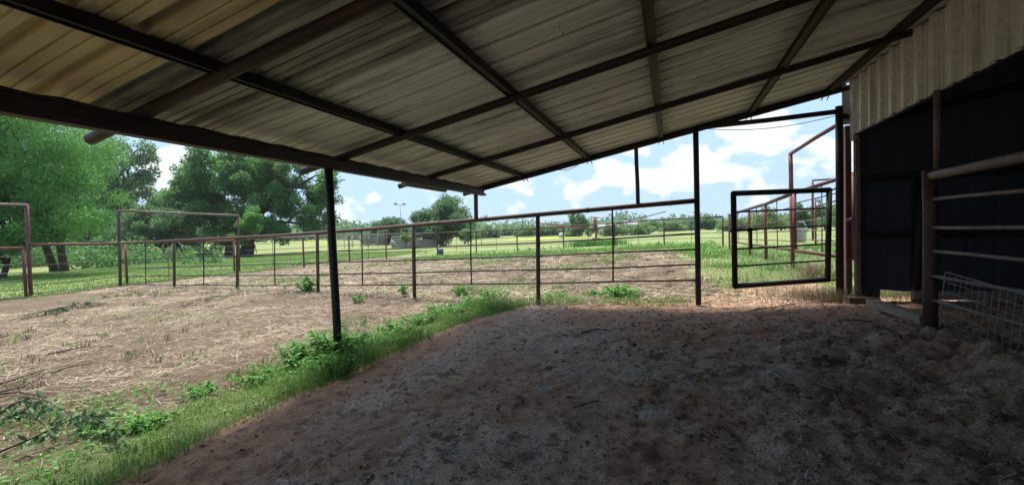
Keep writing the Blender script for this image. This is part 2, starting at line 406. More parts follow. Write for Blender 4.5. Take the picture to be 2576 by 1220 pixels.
# ------------------------------------------------------------------ ground sheet
def axis(lo, hi, st, end_lo, end_hi, g):
    mid = np.arange(lo, hi, st); a = []; x = lo; s = st
    while x > end_lo: s *= g; x -= s; a.append(x)
    b = []; x = mid[-1]; s = st
    while x < end_hi: s *= g; x += s; b.append(x)
    return np.array(a[::-1]+list(mid)+b)
gx = axis(-5.0, 3.2, .026, -900, 900, 1.035); gy = axis(.9, 8.8, .026, -80, 1100, 1.032)
GX, GY = np.meshgrid(gx, gy)
def rough_z(X, Y):
    fl = m_floor(X, Y)
    near = 1-sst(20, 34, np.hypot(X, Y))
    a = (fbm(X*4.5, Y*4.5, 51, 4)-.5)*.065+(fbm(X*17, Y*17, 52, 3)-.5)*.05
    pk = fbm(X*3.1+5, Y*3.1, 53, 3); lump = sst(.54, .72, pk)*.045-sst(.46, .34, pk)*.045
    right = sst(-.5, 2.2, X)*(1-sst(5, 7.5, Y))
    a2 = a*(.6+.75*right)+lump*(.35+1.0*right)
    b = (fbm(X*3, Y*3, 54, 4)-.5)*.05+(fbm(X*12, Y*12, 55, 3)-.5)*.02
    berm = .05*sst(4.6, 5.4, Y)*0
    return (fl*a2+(1-fl)*b)*near
GZ = np.empty_like(GX)
for i in range(0, GX.shape[0], 40): GZ[i:i+40] = gz(GX[i:i+40].ravel(), GY[i:i+40].ravel()).reshape(GX[i:i+40].shape)
# spoil heap of soil along the foot of the stall fence
GZ += .10*np.exp(-((GX-2.35)/.28)**2)*(1-sst(5.3, 5.8, GY))*sst(1.0, 3.0, GY)
GZ += rough_z(GX, GY)
ny, nx = GX.shape
idx = np.arange(nx*ny).reshape(ny, nx)
quads = np.stack([idx[:-1, :-1], idx[:-1, 1:], idx[1:, 1:], idx[1:, :-1]], -1).reshape(-1, 4)
me = bpy.data.meshes.new('ground')
me.vertices.add(nx*ny); me.vertices.foreach_set('co', np.stack([GX, GY, GZ], -1).astype(np.float32).ravel())
me.loops.add(quads.size); me.loops.foreach_set('vertex_index', quads.astype(np.int32).ravel())
me.polygons.add(len(quads)); me.polygons.foreach_set('loop_start', np.arange(0, quads.size, 4, dtype=np.int32))
me.polygons.foreach_set('loop_total', np.full(len(quads), 4, dtype=np.int32))
me.update(calc_edges=True)
me.polygons.foreach_set('use_smooth', np.ones(len(quads), dtype=bool))
FL = m_floor(GX, GY); PD = m_pad(GX, GY); ST = m_strip(GX, GY); YL = m_yellow(GX, GY); WD = m_weed(GX, GY)
strip_a = np.maximum(ST*(.35+.5*sst(-4.4, -3.5, GX))*(1-.9*np.exp(-((GX+4.75)/.35)**2-((GY-1.95)/.22)**2)), WD*PD*.45)
strip_a = np.maximum(strip_a, .62*sst(.2, 2.0, GX+2*(fbm(GX*.7, GY*.7, 90)-.5))*(1-sst(6, 10, GX))*sst(8.9, 9.8, GY)*(1-sst(18, 28, GY)))
at1 = me.attributes.new('zone', 'FLOAT_COLOR', 'POINT')
at1.data.foreach_set('color', np.stack([FL, PD, YL, strip_a], -1).astype(np.float32).ravel())
# red trodden earth at the edge and by the gate; matted pale hay in the middle; a darker zone by the stall
n1 = fbm(GX*.9, GY*.9, 61); n2 = fbm(GX*5, GY*5, 62, 4); n3 = fbm(GX*2.2, GY*2.2, 63)
redm = np.clip(sst(.9, .2, GX+3.1)+sst(5.0, 7.0, GY+.8*(n1-.5))*sst(-2.6, -1, GX)+sst(.54, .66, n1)*.6, 0, 1)*sst(-.5, .3, .9-.3*GX+.2*GY-1)
haym = sst(.56, .68, n2)*sst(.42, .58, n3)*sst(-2.9, -1.6, GX)*(1-sst(5.0, 6.2, GY))
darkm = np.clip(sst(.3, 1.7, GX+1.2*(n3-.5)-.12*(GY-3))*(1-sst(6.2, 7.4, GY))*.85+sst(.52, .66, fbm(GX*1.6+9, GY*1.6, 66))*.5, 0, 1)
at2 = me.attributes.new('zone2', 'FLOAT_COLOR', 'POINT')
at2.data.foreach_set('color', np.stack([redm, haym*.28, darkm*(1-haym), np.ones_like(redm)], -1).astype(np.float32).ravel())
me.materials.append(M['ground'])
ground = bpy.data.objects.new('ground', me); col.objects.link(ground); ground['kind'] = 'structure'

# fast height lookup on the finished sheet
def surf(x, y):
    x = np.asarray(x, float); y = np.asarray(y, float)
    i = np.clip(np.searchsorted(gx, x)-1, 0, nx-2); j = np.clip(np.searchsorted(gy, y)-1, 0, ny-2)
    fx = (x-gx[i])/(gx[i+1]-gx[i]); fy = (y-gy[j])/(gy[j+1]-gy[j])
    return (GZ[j, i]*(1-fx)+GZ[j, i+1]*fx)*(1-fy)+(GZ[j+1, i]*(1-fx)+GZ[j+1, i+1]*fx)*fy
def sz(x, y): return float(surf(np.array([x]), np.array([y]))[0])
def gpx(px, py):
    p = ground_at_px(px, py); return np.array([p[0], p[1], sz(p[0], p[1])])

# ------------------------------------------------------------------ shed roof and frame
S_ = .193; ZR = 2.40+S_*3.5
def zp(x): return ZR+S_*x                      # reference plane: purlins above, rafters below
shed = thing('lean_to_roof', 'open lean-to cattle shed with ribbed metal roof on dark steel purlins, sloping up to the barn', 'shed', (-3.5, 3.86, sz(-3.5, 3.86)))
YA, YB, XA = -2.6, YC+.13, -3.93  # roof ends early behind the camera, shaped to let in sky light
def rib_profile(y0, y1):
    """ribbed panel seen in section along y: wide raised ribs 0.305 apart with two small ribs between"""
    pts = []
    pitch = .305; k0 = int(math.floor(y0/pitch))-1
    y = k0*pitch
    while y < y1+pitch:
        pts += [(y, 0), (y+.008, .055), (y+.078, .055), (y+.086, 0), (y+.148, 0), (y+.151, .013), (y+.167, .013), (y+.17, 0), (y+.228, 0), (y+.231, .013), (y+.247, .013), (y+.25, 0)]
        y += pitch
    ys = np.array([p[0] for p in pts]); hs = np.array([p[1] for p in pts])
    inner = [(a, b) for a, b in pts if y0 < a < y1]
    return [(y0, float(np.interp(y0, ys, hs)))]+inner+[(y1, float(np.interp(y1, ys, hs)))]
def roof_panel(y0, y1, x0, x1, mat, lift=0, parent=shed):
    pr = rib_profile(y0, y1); mb = MB(); xs = np.linspace(x0, x1, 9); rg = random.Random(int(y0*100)+5)
    wob = [rg.uniform(-.004, .004) for _ in xs]
    top = []; bot = []
    vs = []
    for i, x in enumerate(xs):
        for (y, h) in pr: vs.append((x, y, zp(x)+.033+h+lift+wob[i]))
    n = len(pr); nb = len(vs)
    vs2 = [(x, y, z+.0025) for x, y, z in vs]
    f = []
    for i in range(len(xs)-1):
        for j in range(n-1):
            f.append((i*n+j, i*n+j+1, (i+1)*n+j+1, (i+1)*n+j))
            f.append((nb+i*n+j, nb+(i+1)*n+j, nb+(i+1)*n+j+1, nb+i*n+j+1))
    for j in range(n-1):
        f.append((j, nb+j, nb+j+1, j+1)); e = (len(xs)-1)*n; f.append((e+j, e+j+1, nb+e+j+1, nb+e+j))
    for i in range(len(xs)-1):
        f.append((i*n, (i+1)*n, nb+(i+1)*n, nb+i*n)); f.append((i*n+n-1, nb+i*n+n-1, nb+(i+1)*n+n-1, (i+1)*n+n-1))
    mb.add(vs+vs2, f); return mb.build('roof_panel', mat, parent)
yy = YB; k = 0
while yy > YA:
    y0 = yy-.915
    mid = (y0+yy)/2
    mat = M['roof_galv'] if mid > 2.75 else (M['roof_stained'] if mid > 1.55 else M['roof_tan'])
    if 1.55 < mid < 2.0 or 0: mat = M['roof_stained']
    roof_panel(y0-.02, yy, XA+random.uniform(-.03, .03), .6, mat, .0028*(k % 2))
    roof_panel(y0-.02, yy, .35, 2.72, mat, .0056+.0028*(k % 2))
    yy = y0; k += 1
def zsec(p, q, h, w, t=.005, open_dir=1):
    """open C section running from p to q"""
    mb = MB()
    p = np.array(p, float); q = np.array(q, float); d = unit(q-p); u = np.array([0, 0, 1.]); sd = np.cross(d, u); sd /= np.linalg.norm(sd)
    mb.beam(p-sd*(w/2)*open_dir, q-sd*(w/2)*open_dir, t, h)
    mb.beam(p+u*(h/2), q+u*(h/2), w, t); mb.beam(p-u*(h/2), q-u*(h/2), w, t)
    mb.beam(p+sd*(w/2)*open_dir-u*(h/2-.012), q+sd*(w/2)*open_dir-u*(h/2-.012), t, .022)
    return mb
# purlins run along the eave direction, just under the sheets
for x in (-2.72, -1.43, -.13, 1.27, 2.36):
    mb = MB(); mb.beam((x, YA, zp(x)), (x, YB+.05, zp(x)), .08, .06)
    mb.beam((x-.034, YA, zp(x)-.036), (x-.034, YB+.05, zp(x)-.036), .012, .012); mb.beam((x+.034, YA, zp(x)-.036), (x+.034, YB+.05, zp(x)-.036), .012, .012)
    for sgn in (-1, 1):                         # torn flange ends sticking out past the gable
        mb.beam((x+sgn*.035, YB+.02, zp(x)-.05), (x+sgn*.04, YB+.14, zp(x)-.09), .012, .012)
    mb.build('purlin', M['steel_dark'], shed)
# round pipe rafters run up the slope on top of the eave beam
for y in (-2.02, .0, 2.03, 4.05, 6.03):
    mb = MB(); x0 = -4.12
    r_ = .043 if y < 3 else .042
    pts = [(x, y, zp(x)-.048) for x in np.linspace(x0, 2.5, 7)]
    mb.tube(pts, r_, 12); mb.build('rafter', M['rafter'], shed)
mb = MB(); mb.tube([(x, YC, zp(x)-.06) for x in np.linspace(-4.0, 2.62, 7)], .036, 12); mb.build('rafter', M['rafter'], shed)
mb = MB()                                        # eave beam: web, flanges, lip
mb.beam((-3.55, YA, 2.262), (-3.55, YC+.02, 2.262), .02, .12); mb.beam((-3.55, YA, 2.2), (-3.55, YC+.02, 2.2), .1, .012); mb.beam((-3.55, YA, 2.326), (-3.55, YC+.02, 2.326), .1, .01)
mb.beam((-3.50, YA, 2.218), (-3.50, YC+.015, 2.218), .008, .03); mb.beam((-3.6, YA, 2.218), (-3.6, YC+.015, 2.218), .008, .03)
mb.build('eave_beam', M['eave'], shed)
mb = MB(); rg = random.Random(3)                 # wavy folded edge strip over the eave beam
for k in range(30):
    y = YA+.41*k
    if y > YC-.3: break
    mb.tube([(-3.56, y, 2.336), (-3.56, y+.12, 2.340+rg.uniform(0, .012)), (-3.56, y+.26, 2.344), (-3.56, y+.42, 2.336)], .011, 6)
mb.build('eave_trim', M['eave'], shed)
mb = MB(); mb.beam((-3.93, YB+.006, zp(-3.93)+.02), (2.62, YB+.006, zp(2.62)+.02), .006, .14)
mb.beam((-3.93, YB-.04, zp(-3.93)-.03), (2.62, YB-.04, zp(2.62)-.03), .07, .006); mb.build('gable_trim', M['steel_dark'], shed)
def pipe_post(p, q, r, name, mat, par, n=14, cap=True):
    mb = MB(); p = np.array(p, float); q = np.array(q, float)
    m1 = p*.66+q*.34+rng.normal(size=3)*.003; m2 = p*.3+q*.7+rng.normal(size=3)*.003
    mb.tube([p, m1, m2, q], r, n); return mb.build(name, mat, par)
pipe_post((-3.5, 3.86, sz(-3.5, 3.86)-.1), (-3.53, 3.84, 2.2), .044, 'post', M['pipe_dark'], shed)
pipe_post((-3.52, -2.2, -.1), (-3.52, -2.2, 2.2), .044, 'post', M['pipe_dark'], shed)
rail_top = {}
# screws coming through the sheet, as small dark points
for k in range(48):
    x = random.choice([-2.1, -1.0, .55, -.75, -2.3, .3]); y = random.uniform(2.9, 8)
    z = zp(x)+.034; mb = MB(); mb.tube([(x, y, z), (x, y, z-.02)], .003, 5); mb.build('screw', M['screw'], shed)
# pale strip of timber wired under the eave beam near the corner
mb = MB(); a = onx(1016, 463, -3.66); b = onx(1120, 480, -3.66)
mb.beam(a, b, .07, .05); mb.build('batten', M['wood'], shed)

# hanging wires under the gable edge
def cable(name, label, pts, r=.006, mat='cable', cat='wire'):
    mb = MB(); mb.tube(pts, r, 6); o = mb.build(name, M[mat]); return tag(o, label, cat)
def sag(a, b, s, n=9):
    a = np.array(a); b = np.array(b); return [a+(b-a)*t-np.array([0, 0, s*4*t*(1-t)]) for t in np.linspace(0, 1, n)]
cable('loose_wire', 'thin dark wire sagging below the gate header bar at the barn end', sag(ony(1770, 324, YC+.06), ony(2108, 290, YC-.06), .1), .005)
cable('loose_wire', 'short dark wire loop hanging from the gable edge left of the short upright', sag(ony(1392, 424, YC+.02), ony(1470, 402, YC+.02), .1), .006)
cable('loose_wire', 'black cord hanging beneath the eave beam beside the tall shed post', sag(onx(740, 430, -3.66), onx(868, 452, -3.66), .07), .005)

# ------------------------------------------------------------------ barn on the right
barn = thing('barn', 'dark metal barn with cream ribbed siding above its open front, right of the shed', 'barn', (2.62, 7.9, sz(2.62, 7.9)))
XW = 2.64
def vpanel(y0, y1, zb, zt_fn, mat, name, x=XW, par=barn):
    """upright ribbed siding in the plane x = const"""
    pr = rib_profile(y0, y1); mb = MB(); n = len(pr); vs = []
    for off in (0, .002):
        for y, h in pr: vs.append((x+off-h*.9, y, zb)); vs.append((x+off-h*.9, y, zt_fn(y)))
    f = []; nb = 2*n
    for j in range(n-1):
        a, b, c, d = 2*j, 2*j+1, 2*j+3, 2*j+2
        f += [(a, b, c, d), (nb+a, nb+d, nb+c, nb+b), (a, d, nb+d, nb+a), (b, nb+b, nb+c, c)]
    mb.add(vs, f); return mb.build(name, mat, par)
vpanel(-6.0, YC-.14, 2.79, lambda y: zp(XW)+.012, M['siding'], 'siding')
for y in np.arange(1.525, 7.9, .305):
    for z in (2.86, 3.16, 3.45):
        mb = MB(); mb.tube([(XW-.002, y+.116, z), (XW-.013, y+.116, z)], .011, 7); mb.build('screw', M['screw'], barn)
mb = MB(); mb.beam((XW+.03, -6, 2.80), (XW+.03, YC-.1, 2.80), .05, .05); mb.build('siding_rail', M['steel_dark'], barn)
mb = MB()                                       # corner trim: folded pale sheet down the far corner
mb.box((XW-.035, YC-.16, 2.70), (XW-.012, YC-.05, zp(XW)+.06)); mb.box((XW-.035, YC-.05, 2.70), (XW+.07, YC-.03, zp(XW)+.06))
mb.build('corner_trim', M['trim'], barn)
mb = MB(); mb.box((XW-.10, YC+.05, 2.98), (XW+.0, YC+.08, zp(XW)-.0)); mb.build('corner_flap', M['trim'], barn)
zb = sz(2.7, 7.9)
mb = MB(); mb.box((XW+.0, YC-.16, zb-.05), (XW+.05, YC-.06, 2.72)); mb.build('corner_angle', M['pipe_grey'], barn)
mb = MB(); mb.box((XW-.08, YC+.0, zb-.1), (XW-.005, YC+.14, 2.95)); mb.build('corner_post', M['pipe_maroon'], barn)
mb = MB(); mb.tube([(XW-.05, YC-.17, 1.5), (XW-.05, YC+.02, 1.5)], .03, 10); mb.build('pipe_stub', M['pipe_grey'], barn)
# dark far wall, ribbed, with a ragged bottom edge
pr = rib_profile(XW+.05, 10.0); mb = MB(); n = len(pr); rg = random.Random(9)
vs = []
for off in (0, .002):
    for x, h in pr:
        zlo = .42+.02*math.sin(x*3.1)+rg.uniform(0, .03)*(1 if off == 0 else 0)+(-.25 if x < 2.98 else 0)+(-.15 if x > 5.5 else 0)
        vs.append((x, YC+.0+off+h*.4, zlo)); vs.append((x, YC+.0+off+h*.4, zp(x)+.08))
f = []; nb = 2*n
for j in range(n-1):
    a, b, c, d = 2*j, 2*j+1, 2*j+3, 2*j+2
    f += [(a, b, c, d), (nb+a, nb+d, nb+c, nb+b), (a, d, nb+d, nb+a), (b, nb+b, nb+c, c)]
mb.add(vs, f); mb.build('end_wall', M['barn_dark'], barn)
mb = MB()
for z0_, z1_ in ((3.02, 3.30), (2.11, 2.11), (1.25, 1.25)):
    mb.beam((XW+.06, YC-.06, z0_ if z0_ < 3 else 2.92), (9.9, YC-.06, z1_ if z1_ < 3 else 4.3), .08, .1)
mb.build('wall_girt', M['steel_dark'], barn)
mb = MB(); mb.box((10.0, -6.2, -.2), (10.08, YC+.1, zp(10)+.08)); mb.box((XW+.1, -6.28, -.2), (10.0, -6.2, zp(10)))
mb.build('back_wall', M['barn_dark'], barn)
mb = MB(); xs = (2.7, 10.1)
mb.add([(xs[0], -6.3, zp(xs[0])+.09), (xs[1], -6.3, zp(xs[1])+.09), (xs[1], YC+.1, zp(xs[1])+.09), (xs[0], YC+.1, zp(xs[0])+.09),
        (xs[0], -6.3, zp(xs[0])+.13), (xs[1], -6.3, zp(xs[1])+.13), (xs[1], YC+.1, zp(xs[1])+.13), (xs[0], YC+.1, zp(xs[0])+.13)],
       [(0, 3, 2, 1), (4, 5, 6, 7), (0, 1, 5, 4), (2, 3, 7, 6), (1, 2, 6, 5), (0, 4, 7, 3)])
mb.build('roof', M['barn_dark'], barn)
mb = MB(); mb.tube([(XW-.02, 5.80, 1.95), (XW-.02, 5.80, 2.80)], .028, 10); mb.build('hanger_pipe', M['pipe_grey'], barn)

o = MB(); o.box((-.19, -.13, 0), (.19, .13, .12), np.eye(3), (2.66, 7.86, sz(2.66, 7.86)-.02)); o = o.build('wooden_block', M['wood_dark']); tag(o, 'short dark timber block lying at the foot of the barn corner', 'wood block')
mb = MB(); a = onz(2195, 757, .36); b = onz(2335, 815, .33); a[2] = sz(a[0], a[1])+.05; b[2] = sz(b[0], b[1])+.05
mb.beam(a, b, .15, .09); o = mb.build('timber_sill', M['wood']); tag(o, 'weathered pale timber beam lying on the dirt from barn corner to stall post', 'timber')
mb = MB(); mb.tube([onz(2305, 757, .27)-np.array([0, 0, .15]), (3.44, 8.02, 2.16)], .062, 14); mb.box((3.36, 7.95, 2.155), (3.60, 8.09, 2.18)); o = mb.build('steel_post', M['pipe_dark']); tag(o, 'stout dark steel post inside the barn, behind the stall fence end', 'post')
mb = MB(); mb.beam((3.2, 7.7, sz(3.2, 7.7)+.12), (6.5, 7.6, .5), .1, .12); o = mb.build('floor_timber', M['wood']); tag(o, 'pale timber lying inside the dark barn behind the wire panel', 'timber')

# stall fence along the barn front
stall = thing('stall_fence', 'rusty pipe stall fence with six rails at the barn opening, fat top rail', 'fence', (2.56, 5.79, sz(2.56, 5.79)))
pipe_post((2.56, 5.80, sz(2.56, 5.8)-.1), (2.56, 5.80, 1.98), .062, 'post', M['pipe'], stall)
pipe_post((2.56, 1.6, .1), (2.56, 1.6, 1.98), .062, 'post', M['pipe_maroon'], stall)
for z, r_ in ((1.92, .045), (1.668, .018), (1.383, .018), (1.135, .018), (.881, .018), (.631, .018)):
    mb = MB(); mb.tube([(2.56, y, z+random.uniform(-.006, .006)) for y in np.linspace(5.76, 1.5, 8)], r_, 12)
    mb.build('top_rail' if z > 1.9 else 'rail', M['pipe_grey'], stall)
# wire mesh panel leaning on it
meshp = thing('wire_panel', 'galvanised wire mesh stock panel leaning against the stall fence', 'wire panel', (2.48, 4.5, .35))
mb = MB(); y0_, y1_ = 5.42, 1.6
def wp(y, t):                                   # t 0 bottom .. 1 top
    zb_ = .385-(y0_-y)*.05; zt_ = .95-(y0_-y)*.072
    return np.array([2.46+.05*t, y, zb_+(zt_-zb_)*t])
for y in np.arange(y1_, y0_+.001, .085): mb.tube([wp(y, 0), wp(y, 1)], .0024, 5)
mb.tube([wp(y0_, 0), wp(y0_, 1)], .005, 5)
mb.build('upright_wires', M['wire'], meshp); mb = MB()
for t in np.linspace(0, 1, 7): mb.tube([wp(y0_, t), wp(y1_, t)], (.0026 if 0 < t < 1 else .005), 5)
mb.build('cross_wires', M['wire'], meshp)

# ------------------------------------------------------------------ pipe fences
def fence_from(name, label, tops, bases, rodfn, nrod, mats, rp=.042, rt=.044, rr=.0155, stays=True, group=None, stay_lo=None, posts=None, bottom=None):
    tops = [np.array(t) for t in tops]; bases = [np.array(b) for b in bases]
    c = bases[len(bases)//2]
    t = thing(name, label, 'fence', c, group)
    for i, (a, b) in enumerate(zip(bases, tops)):
        if posts is not None and i not in posts: continue
        pipe_post(a-np.array([0, 0, .15]), b, rp, 'post', mats[0], t, 12)
    path = []; mb = MB()
    for i in range(len(tops)):
        path.append(tops[i])
        if i < len(tops)-1: path.append((tops[i]+tops[i+1])/2+rng.normal(size=3)*.006)
    mb.tube(path, rt, 12)
    for i in range(len(path)-1):                 # weld collars where lengths of pipe join
        u = rng.uniform(.2, .8); q = path[i]+(path[i+1]-path[i])*u; e = unit(path[i+1]-path[i])*.022
        mb.tube([q-e, q+e], rt*1.1, 12)
    mb.build('top_rail', mats[1], t)
    for k in range(nrod):
        pts = []
        for i in range(len(tops)):
            pts.append(rodfn(i, k))
            if i < len(tops)-1: pts.append((rodfn(i, k)+rodfn(i+1, k))/2+rng.normal(size=3)*np.array([.004, .004, .008]))
        r_ = bottom if (bottom and k == nrod-1) else rr
        mb = MB(); mb.tube(pts, r_, 8); mb.build('rail', mats[2] if r_ == rr else mats[1], t)
    if stays:
        for i in range(len(tops)-1):
            a = (tops[i]+tops[i+1])/2; b = (rodfn(i, nrod-1)+rodfn(i+1, nrod-1))/2
            mb = MB(); mb.tube([a, (a+b)/2+rng.normal(size=3)*.005, b], rr, 8); mb.build('stay', mats[2], t)
    return t
# front fence, under the gable and on across the yard
FP = [(1752, 505, 1757, 770, 1.0), (1353, 540, 1354, 768, 1.0), (1040, 567, 1043, 758, 1.05), (798, 586, 800, 740, 1.11), (597, 598, 597, 738, 1.17), (438, 606, 438, 733, 1.23), (301, 612, 303, 720, 1.29)]
RODS = [(588, 611, 624, 633, 643, 649, 654), (627, 644, 655, 661, 668, 672, 676), (665, 678.5, 686, 692, 693, 693.5, 695), (705, 713, 716, 718, 718, 717.5, 715)]
def yscale(p, m): return EYE+(p-EYE)*m
tops = [yscale(ony(a, b, YC), m) for a, b, c, d, m in FP]; bases = [yscale(ony(c, d, YC), m) for a, b, c, d, m in FP]
for b in bases: b[2] = min(b[2], sz(b[0], b[1]))
def rod1(i, k):
    a, b, c, d, m = FP[i]; y = RODS[k][i]; x = a+(c-a)*(y-b)/(d-b); return yscale(ony(x, y, YC), m)
front = fence_from('pipe_fence', 'long rusty brown pipe fence crossing the yard below the gable, with four thin rails', tops, bases, rod1, 4, (M['pipe'], M['pipe'], M['pipe_dark']), posts=[1, 2, 3, 4, 5, 6])
# short uprights from fence to roof
a = ony(1198, 553, YC); pipe_post(a, ony(1197, 482, YC), .042, 'stub_post', M['pipe'], shed)
a = ony(1605, 516, YC); pipe_post(a, ony(1600, 366, YC), .035, 'stub_post', M['pipe'], shed)
pf = front['o']
# gate portal: post, barn side post, header bar
portal = thing('gate_portal', 'tall dark pipe gateway of two posts and header bar next to the barn corner', 'gate frame', (1.45, YC, sz(1.45, YC)))
pipe_post((*ony(1757, 770, YC)[:2], sz(.43, YC)-.15), ony(1750, 322, YC), .046, 'post', M['pipe_dark'], portal)
pipe_post((*ony(2113, 765, YC)[:2], sz(2.47, YC)-.15), ony(2111, 268, YC), .052, 'post', M['pipe_dark'], portal)
mb = MB(); mb.tube([ony(1752, 322, YC), ony(1930, 303, YC), ony(2108, 281, YC)], .04, 12); mb.build('header_bar', M['pipe_dark'], portal)
mb = MB(); mb.tube([ony(2113, 290, YC), ony(2146, 297, YC)], .04, 12); mb.build('barn_tie', M['pipe_dark'], portal)
# gate leaf
def gate(name, label, bl, tl, br, tr, nbar, mats, rf=.04, rr=.016, fr=None, stays=0, group=None, diag=False):
    bl, tl, br, tr = map(lambda q: np.array(q, float), (bl, tl, br, tr))
    t = thing(name, label, 'gate', (bl+br)/2, group)
    mb = MB(); mb.tube([bl, tl], rf, 12); mb.tube([br, tr], rf, 12); mb.tube([bl, br], rf, 12); mb.tube([tl, tr], rf, 12)
    for q in (bl, tl, br, tr): mb.blob(q, rf*1.02, 1, 0, 10)
    mb.build('gate_frame', mats[0], t)
    fr = fr or [(i+1)/(nbar+1) for i in range(nbar)]
    for u in fr:
        mb = MB(); mb.tube([bl+(tl-bl)*u, br+(tr-br)*u], rr, 8); mb.build('bar', mats[1], t)
    for k in range(stays):
        u = (k+1)/(stays+1); mb = MB(); mb.tube([bl+(br-bl)*u, tl+(tr-tl)*u], rr, 8); mb.build('stay', mats[1], t)
    return t
gl = yscale(ony(1845, 487, YC+.1), .915); glb = yscale(ony(1849, 720, YC+.1), .915); gr_ = ony(2086, 478, YC+.0); grb = ony(2082, 703, YC+.0)
g1 = gate('pen_gate', 'black pipe gate with four bars and a chain latch, standing ajar by the barn', glb, gl, grb, gr_, 4, (M['pipe_dark'], M['pipe_dark']), .042, .014, [.215, .40, .605, .80])
lt = (glb+(gl-glb)*.6); dr = unit(grb-glb)
mb = MB(); mb.tube([lt-dr*.06, lt+dr*.36], .02, 10); mb.box((-.03, -.02, -.03), (.03, .02, .03), np.stack([dr, np.cross([0, 0, 1], dr), [0, 0, 1]], 1), lt+dr*.25)
lb = mb.build('latch', M['pipe_dark'], g1)
mb = MB(); mb.tube([lt+dr*.27+np.array([0, 0, .03]), lt+dr*.27-np.array([0, 0, .3])], .02, 8); mb.build('latch_handle', M['pipe_dark'], sub(g1, lb))
for z_, q in ((.08, gr_), (.05, grb)): mb = MB(); mb.tube([q+np.array([0, 0, -.02]), ony(2112, 470 if q is gr_ else 703, YC)], .013, 8); mb.build('hinge', M['pipe_dark'], g1)

# alley fence beyond the gate, running straight back
def tb(px, yb, yt, d): return at(px, yb, d), at(px, yt, d)
AP = [(1991, 674, 488, 9.72), (1925, 652, 514, 12.8), (1884, 645, 526, 15.2), (1834, 621, 541, 22.8)]
T2 = []; B2 = []
for x, yb, yt, d in AP:
    p = onx(x, yt, 2.55); T2.append(p); B2.append(np.array([p[0]+.01, p[1], sz(p[0], p[1])]))
def rod2(i, k): return B2[i]+(T2[i]-B2[i])*(.82, .66, .5, .36, .25)[k]
alley = fence_from('alley_fence', 'oxide red pipe fence running straight back from the barn corner', T2, B2, rod2, 5, (M['pipe_red'], M['pipe'], M['pipe_maroon']), .042, .045, .012, bottom=.03)
# tall gateway and its leaf between that fence and the barn
tall = thing('alley_gateway', 'tall red post with header bar angling back to the barn wall', 'gate frame', B2[0])
pipe_post(T2[0]-np.array([0, 0, .05]), onx(1988, 388, 2.55), .045, 'tall_post', M['pipe_red'], tall)
mb = MB(); mb.tube([onx(1988, 388, 2.55), onx(2050, 348, 2.64), onx(2146, 291, 2.80)], .038, 12); mb.build('header_bar', M['pipe_maroon'], tall)
p0 = at(2000, 630, 9.5); p1 = at(2146, 650, 8.3); q0 = at(1998, 486, 9.5); q1 = at(2146, 438, 8.3)
gate('alley_gate', 'pale rusted pipe gate closing the alley behind the barn corner, lower bar thick', p0, q0, p1, q1, 5, (M['pipe_maroon'], M['pipe_grey']), .04, .012, [.2, .34, .5, .66, .82], 1)
# white tub hung on the alley post
mb = MB(); c = at(2010, 592, 9.9)
prof = [(-.17, .10), (-.155, .135), (.12, .16), (.17, .165), (.185, .15)]
mb.tube([c+np.array([0, 0, z]) for z, r_ in prof], [r_ for z, r_ in prof], 16); mb.tube([c+np.array([-.15, 0, .16]), c+np.array([-.1, 0, .3]), c+np.array([.1, 0, .3]), c+np.array([.15, 0, .16])], .008, 6)
o = mb.build('feed_bucket', M['white']); tag(o, 'white plastic feed bucket hung on the red alley post', 'bucket')

# second pen frame farther off on the right
d = 19.0
sp = thing('far_gateway', 'slim dark gateway frame far behind the alley gate', 'gate frame', at(2044, 603, d))
pipe_post(at(2045, 606, d), at(2044, 453, d), .045, 'post', M['pipe_maroon'], sp); pipe_post(at(2052, 606, d-.3), at(2051, 500, d-.3), .035, 'post', M['pipe_red'], sp)
mb = MB(); mb.tube([at(2044, 454, d), at(2152, 447, d)], .04, 10); mb.build('header_bar', M['pipe_maroon'], sp)
FT = [at(2051, 520, 18.7), at(2110, 503, 17.5), at(2165, 490, 16.5), at(2260, 470, 15)]; FB = [np.array([p[0], p[1], sz(p[0], p[1])]) for p in FT]
fence_from('side_pen_fence', 'thin railed pipe fence of the side pen seen past the alley gate', FT, FB, lambda i, k: FB[i]+(FT[i]-FB[i])*(.82, .64, .46, .28, .12)[k], 5, (M['pipe_red'], M['pipe_maroon'], M['pipe_grey']), .04, .03, .011, False)

# far fence closing the pen
HP = [(1818, 545, 23.8), (1670, 552, 27.6), (1545, 561, 29.2), (1417, 570, 30.2), (1300, 577, 31.0), (1197, 582, 31.5), (1099, 586, 32.0)]
T3 = [at(x, y, d) for x, y, d in HP]; B3 = [np.array([p[0], p[1], sz(p[0], p[1])-.0]) for p in T3]
def rodF(TT, BB, fr): return lambda i, k: BB[i]+(TT[i]-BB[i])*fr[k]
fr5 = (.82, .64, .46, .28, .1)
fence_from('back_fence', 'long thin pipe fence closing the far side of the littered pen', T3, B3, rodF(T3, B3, fr5), 5, (M['pipe'], M['pipe'], M['pipe_dark']), .045, .045, .013)
LP = [(1099, 586, 32.0), (970, 589, 29.1), (877, 592, 27.2), (762, 596, 23.6), (605, 602, 22.6)]
T4 = [at(x, y, d) for x, y, d in LP]; B4 = [np.array([p[0], p[1], sz(p[0], p[1])]) for p in T4]
cf = fence_from('corner_fence', 'pipe fence along the left far corner of the pen, grass lawn behind', T4, B4, rodF(T4, B4, fr5), 5, (M['pipe_maroon'], M['pipe_grey'], M['pipe']), .045, .045, .013, posts=[0, 1, 2, 3])
pipe_post(T4[0], at(1098, 523, 32.0), .045, 'tall_post', M['pipe_maroon'], cf)
